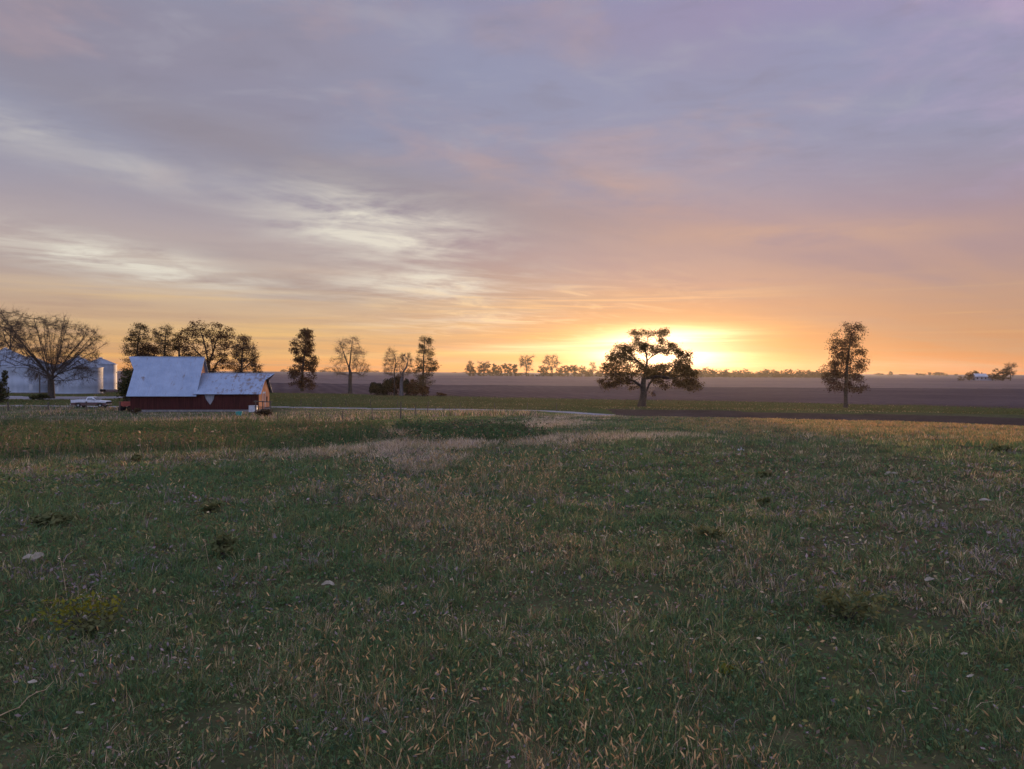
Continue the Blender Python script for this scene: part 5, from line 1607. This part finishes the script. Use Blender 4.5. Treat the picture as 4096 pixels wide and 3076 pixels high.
def rank_weeds():
    r = np.random.default_rng(80)
    for nm, poly, n, hh, lab, gmul, strawk in (
            ('rank_grass', SWALE, 120000, .40, 'taller rank weeds filling the dip between the near turf and the barn', .82, .12),
            ('dark_rank_grass', SWALE2, 26000, .27, 'dark green taller weeds in the hollow past the pale straw patch', .95, .14)):
        p = scatter_poly(poly, n, r); x, y = p[:, 0], p[:, 1]
        d = np.hypot(x, y)
        k = np.abs(np.arctan2(x, y)) < .72
        x, y, d = x[k], y[k], d[k]; m = len(x)
        cl = fbm(x * .5, y * .5, 121, 3); st = sstep(fbm(x * .22, y * .3, 127, 3), .42, .62)
        c = mix_cols(r, m, [(GREEN * gmul * .8, np.full(m, 1.6)), (STRAW * .7, strawk * (.3 + st)), (BROWN, .25 + .5 * st)])
        far = sstep(d, 20, 40)
        h = hh * (.12 + 2.6 * cl ** 2) * r.uniform(.5, 1.15, m)
        w = .006 * (d / 12) ** .9 * r.uniform(.7, 1.5, m)
        V, q, t = blades(x, y, h, w, r, .8)
        # broad weed leaves among the blades
        j = r.choice(m, m // 2)
        C = np.stack([x[j], y[j], ground(x[j], y[j]) + h[j] * r.uniform(.25, 1.0, len(j))], 1) + r.normal(0, .05, (len(j), 3))
        VL, QL = leaf_cards(C, .055, r)
        col = np.concatenate([np.repeat(c, 5, axis=0), np.repeat(c[j] * .9, 4, axis=0)])
        o = raw_mesh(nm, np.concatenate([V, VL]), [q, QL + len(V), t], M['blade'], None, False, col)
        tag(o, lab, 'weeds', kind='stuff')
    # weedy yard by the barn and along the lane
    N = 60000
    x = r.uniform(-75, 2, N); y = r.uniform(48, 108, N)
    u = x / y * F + 2048
    k = (fbm(x * .3, y * .3, 131, 3) > .45) & (np.abs(x / y) < .75) & (y < road_y(x) - 2.2) & ~inside(x, y, [(-48, 92.6), (-30, 92.6), (-30, 104), (-48, 104)])
    x, y = x[k], y[k]; m = len(x)
    st = sstep(fbm(x * .14, y * .2, 137, 3), .45, .6)
    c = mix_cols(r, m, [(GREEN * .75, np.full(m, 1.)), (STRAW * .9, .25 + .9 * st), (MAUVE, .25 + .5 * st), (BROWN, np.full(m, .35))])
    V, q, t = blades(x, y, r.uniform(.15, .55, m) * (.4 + fbm(x * .5, y * .5, 139, 2)) * (1 - .75 * sstep(y, 84, 100) * (x > -49)), r.uniform(.03, .07, m), r, .8)
    o = raw_mesh('yard_weeds', V, [q, t], M['blade'], None, False, np.repeat(c, 5, axis=0))
    tag(o, 'mixed dry and green weeds of the fenced yard before the barn', 'weeds', kind='stuff')
    # verge and field-edge grass beyond the lane
    N = 70000
    a = r.uniform(-.68, .68, N); y = r.uniform(104, 180, N); x = np.tan(a) * y
    k = (y > road_y(x) + 1.8) & (y < np.interp(np.arctan(a), [-.6, -.25, 0, .25, .6], [180, 178, 162, 156, 126])) & ~inside(x, y, [(-103, 134), (-99, 147), (-74, 150), (-66, 149), (-72, 133), (-80, 131)])
    k &= ~((a > .1) & (np.hypot(x, y) < 113.5))
    x, y = x[k], y[k]; m = len(x)
    strip = sstep(a[k], .05, .15) * (np.hypot(x, y) < 121)
    sw = sstep(fbm(x * .05, y * .16, 141, 3), .42, .62)
    c = mix_cols(r, m, [(GREEN * .5, np.full(m, .9) * (1 - .6 * strip)), (OLIVE * .32, .9 + .9 * sw), (STRAW * .55, .05 + .3 * sw + 1.2 * strip), (BROWN * .6, np.full(m, .5))])
    V, q, t = blades(x, y, r.uniform(.08, .22, m), r.uniform(.05, .10, m), r, .9)
    o = raw_mesh('verge_grass', V, [q, t], M['blade'], None, False, np.repeat(c, 5, axis=0))
    tag(o, 'longer grass of the hay field and verge beyond the pale lane', 'grass', kind='stuff')


# ------------------------------------------------------------------ single plants and scraps in the turf
M['weed_dark'] = leafy('dark_weed_leaf', (.055, .070, .030), (.12, .115, .048), .38, 9)
M['weed_yellow'] = leafy('yellow_weed_leaf', (.07, .075, .012), (.17, .15, .02), .35, 9)
M['husk'] = leafy('corn_husk', (.17, .145, .10), (.30, .26, .20), .25, 14)
M['stalk'] = leafy('dry_stalk', (.26, .19, .11), (.38, .28, .17), .2, 9)


def weed(u, v, wpx, hpx, label, mat='weed_dark', n=140, seed=0, leaf=.04):
    x, y = hit(u, v); d = math.hypot(x, y)
    w, h = wpx / F * d, hpx / F * d * .8
    n = int(n * 1.3)
    r = np.random.default_rng(500 + seed)
    t = empty('weed', (x, y, g1(x, y)), 0, label, 'weed')
    st = MB(); C = []; ns = 9
    for k in range(ns):
        a = r.uniform(0, 6.283); R = w * .5 * r.uniform(.3, 1)
        tip = (R * math.cos(a), R * math.sin(a), h * r.uniform(.5, 1))
        m = (tip[0] * .35, tip[1] * .35, tip[2] * .6)
        st.path([(0, 0, -.01), m, tip], [.004, .003, .0015], 5)
        for q in range(n // ns):
            f = r.uniform(.25, 1.0)
            p = np.array(m) * (1 - f) + np.array(tip) * f
            C.append(p + r.normal(0, .1 * w, 3) * np.array([1, 1, .6]))
    st.build('stem', M['bark'], t)
    C = np.array(C); C[:, 2] = np.abs(C[:, 2]) + .005
    V, Q = leaf_cards(C, leaf * .62, r, .6, 1.8)
    raw_mesh('foliage', V, [Q], M[mat], t)


def husk(u, v, wpx, label, seed=0, n=3, upright=False, mat='husk'):
    """curled dry husk leaves lying in the grass, one small thing"""
    x, y = hit(u, v); d = math.hypot(x, y); w = wpx / F * d
    r = np.random.default_rng(700 + seed)
    b = MB()
    for k in range(n):
        Lh = w * r.uniform(.42, .66); wd = Lh * r.uniform(.3, .5)
        ax = r.uniform(-.5, .5); tilt = r.uniform(.5, 1.0) if not upright else 1.45
        ox = w * (r.uniform(-.3, .3) if n > 1 else 0)
        ca, sa = math.cos(ax), math.sin(ax)
        if upright: ca, sa = .12, .99
        N_, rows = 8, []
        for i in range(N_ + 1):
            s = i / N_ - .5; hw_ = wd * .5 * max(.12, math.cos(s * 2.7)) ** .8
            row = []
            for j in (-1, -.5, 0, .5, 1):
                u_, v_ = s * Lh, hw_ * j * (1 + .12 * r.normal())
                p, q = u_ * ca - v_ * sa, u_ * sa + v_ * ca          # in the leaf's own plane
                bend = .16 * wd * math.sin(s * 5 + k) + .30 * hw_ * j * j + r.normal(0, wd * .025)
                row.append((ox + p, q * math.cos(tilt) - bend * math.sin(tilt), .055 + .4 * Lh * (1 if upright else .25) + q * math.sin(tilt) + bend * math.cos(tilt)))
            rows.append(row)
        vs = [p for rw in rows for p in rw]
        b.add(vs, [(i * 5 + j, i * 5 + j + 1, i * 5 + 6 + j, i * 5 + 5 + j) for i in range(N_) for j in range(4)])
    o = b.build('corn_husk' if mat == 'husk' else 'dry_leaf', M[mat], None, smooth=True)
    s = o.modifiers.new('thickness', 'SOLIDIFY'); s.thickness = .0015
    o.location = (x, y, g1(x, y))
    tag(o, label, 'corn husk' if mat == 'husk' else 'leaf')


def stalk(u1, v1, u2, v2, hz, label, rr=.004, seed=0):
    (x1, y1), (x2, y2) = hit(u1, v1), hit(u2, v2)
    b = MB(); z0 = g1(x1, y1); pts = []
    for i in range(7):
        s = i / 6
        pts.append(((x2 - x1) * s, (y2 - y1) * s, g1(x1 + (x2 - x1) * s, y1 + (y2 - y1) * s) - z0 + .06 + hz * s + .012 * math.sin(i * 2 + seed)))
    b.path(pts, [rr * (1.2 - .08 * i) for i in range(7)], 6)
    for i in (2, 4): b.tube((pts[i][0] - .004, pts[i][1], pts[i][2]), (pts[i][0] + .004, pts[i][1], pts[i][2]), rr * 1.6, rr * 1.6, 6)
    o = b.build('dry_stalk', M['stalk'], None)
    o.location = (x1, y1, z0)
    tag(o, label, 'stalk')


def tall_stem(u, v, hpx, label, seed=0, flower=False):
    x, y = hit(u, v); d = math.hypot(x, y); h = hpx / F * d
    r = np.random.default_rng(800 + seed)
    t = empty('tall_weed_stem', (x, y, g1(x, y)), 0, label, 'weed stem')
    rr = .0014 * max(1, d / 5)
    k = r.normal(0, .08, 2)
    pts = [(0, 0, -.01), (k[0] * h, k[1] * h, h * .5), (k[0] * h * 2.2, k[1] * h * 2.2, h)]
    MB().path(pts, [rr * 1.3, rr, rr * .7], 6).build('stem', M['stalk'], t)
    if flower:
        V, Q = leaf_cards(np.array([pts[-1]]) + r.normal(0, .012 * d / 8, (18, 3)), .016 * d / 8, r, .3, 1)
        raw_mesh('flower_head', V, [Q], M['white_paint'], t)
    else:
        C = np.array([np.array(pts[1]) * (1 - s) + np.array(pts[2]) * s for s in np.linspace(.4, 1, 10)]) + r.normal(0, .003 * d / 4, (10, 3))
        V, Q = leaf_cards(C, .007 * d / 4, r, .3, 2.2); raw_mesh('seed_head', V, [Q], M['stalk'], t)


def turf_details():
    weed(330, 2520, 330, 150, 'sprawling weed with yellow-green leaves and a pale husk standing in it', 'weed_yellow', 220, 1, .035)
    weed(372, 2540, 170, 90, 'dark brown weed clump close under the yellow-green leaves', 'weed_dark', 140, 2, .04)
    weed(3390, 2490, 270, 130, 'dark bushy weed clump with blackish leaves in the near turf', 'weed_dark', 300, 3, .045)
    weed(890, 2240, 110, 130, 'upright dark green weed between two pale husks', 'weed_dark', 160, 4, .05)
    weed(200, 2110, 126, 60, 'broad dark weed patch nearest the rank weeds of the dip', 'weed_dark', 180, 5, .07)
    weed(845, 2050, 90, 38, 'low dark weed in the brown part of the turf', 'weed_dark', 130, 6, .06)
    weed(3060, 1915, 54, 24, 'dark thistle-like weed beyond the white flower', 'weed_dark', 110, 7, .07)
    weed(3050, 2030, 60, 45, 'small rust-brown weed below the thistle-like one', 'weed_dark', 80, 8, .05)
    weed(2840, 2165, 110, 60, 'low dark weed with a few yellow-green tips', 'weed_dark', 120, 9, .05)
    weed(4010, 1805, 72, 16, 'dark weed clump at the sunlit edge of the pasture', 'weed_dark', 120, 10, .09)
    weed(2905, 2710, 90, 50, 'small broad-leaved weed with yellowish tips in the darkest turf', 'weed_yellow', 70, 11, .03)
    weed(540, 1845, 42, 24, 'dark round weed at the border of the rank weeds', 'weed_dark', 110, 12, .09)
    husk(118, 2262, 85, 'crumpled cream corn husk of several broad leaves lying in the turf', 1, 4)
    husk(1310, 2368, 75, 'pale corn husk with one leaf sticking up', 2, 3)
    husk(340, 2540, 85, 'pale corn husk standing upright in the yellow-green weed', 3, 1, True)
    husk(372, 2470, 50, 'pinkish husk leaf tucked behind the upright husk', 4, 1, True)
    husk(372, 2868, 40, 'small white husk scrap in the dark near turf', 5, 1)
    husk(310, 2900, 45, 'flat husk scrap beside the small white one', 6, 2)
    husk(130, 2780, 60, 'long grey husk lying near the bent stalk', 7, 1)
    husk(3720, 2350, 55, 'narrow pale husk in the dim turf past the dark bushy weed', 8, 2)
    husk(3855, 2660, 40, 'tan curled leaf in the dim turf', 9, 1)
    husk(3880, 2752, 60, 'straw-coloured husk tilted upward near the tan curled leaf', 10, 1)
    husk(3560, 1910, 50, 'pale husk far out in the pasture past the white flower', 11, 2)
    husk(3945, 2020, 50, 'whitish husk in the far turf between sunlit grass and dim turf', 12, 2)
    husk(3862, 1714, 24, 'bright scrap of husk in the sunlit strip', 13, 2)
    husk(2040, 1878, 34, 'pale husk just before the straw patch', 14, 2)
    stalk(0, 2925, 215, 2800, .03, 'long bent straw stalk lying across the turf', .0022, 1)
    tall_stem(270, 2400, 170, 'lone pale upright stem above the yellow-green weed', 1)
    tall_stem(838, 2270, 110, 'lone pale stem rising beside the upright dark green weed', 2)
    tall_stem(1040, 2285, 70, 'lone pale grass blade arching over the brown turf', 3)
    tall_stem(2958, 1830, 32, 'white wildflower head on a thin stem far out in the pasture', 4, True)
    tall_stem(3025, 2090, 90, 'yellowish dry stem standing by the small rust-brown weed', 5)


pasture_grass(); litter(); foxtails(); rank_weeds(); turf_details()

# ------------------------------------------------------------------ haze
def haze():
    m = bpy.data.materials.new('haze'); m.use_nodes = True; nt = m.node_tree; nt.nodes.clear()
    out = nt.nodes.new('ShaderNodeOutputMaterial'); v = nt.nodes.new('ShaderNodeVolumePrincipled')
    v.inputs['Color'].default_value = (.92, .90, .92, 1)
    v.inputs['Density'].default_value = HAZE
    v.inputs['Anisotropy'].default_value = .74
    nt.links.new(v.outputs[0], out.inputs['Volume'])
    o = MB().box(-1900, 1900, -300, 2300, -6, 32).build('haze', m)
    tag(o, kind='stuff', label='thin morning haze lying over the fields', cat='haze')


HAZE = 0.00005
if HAZE: haze()
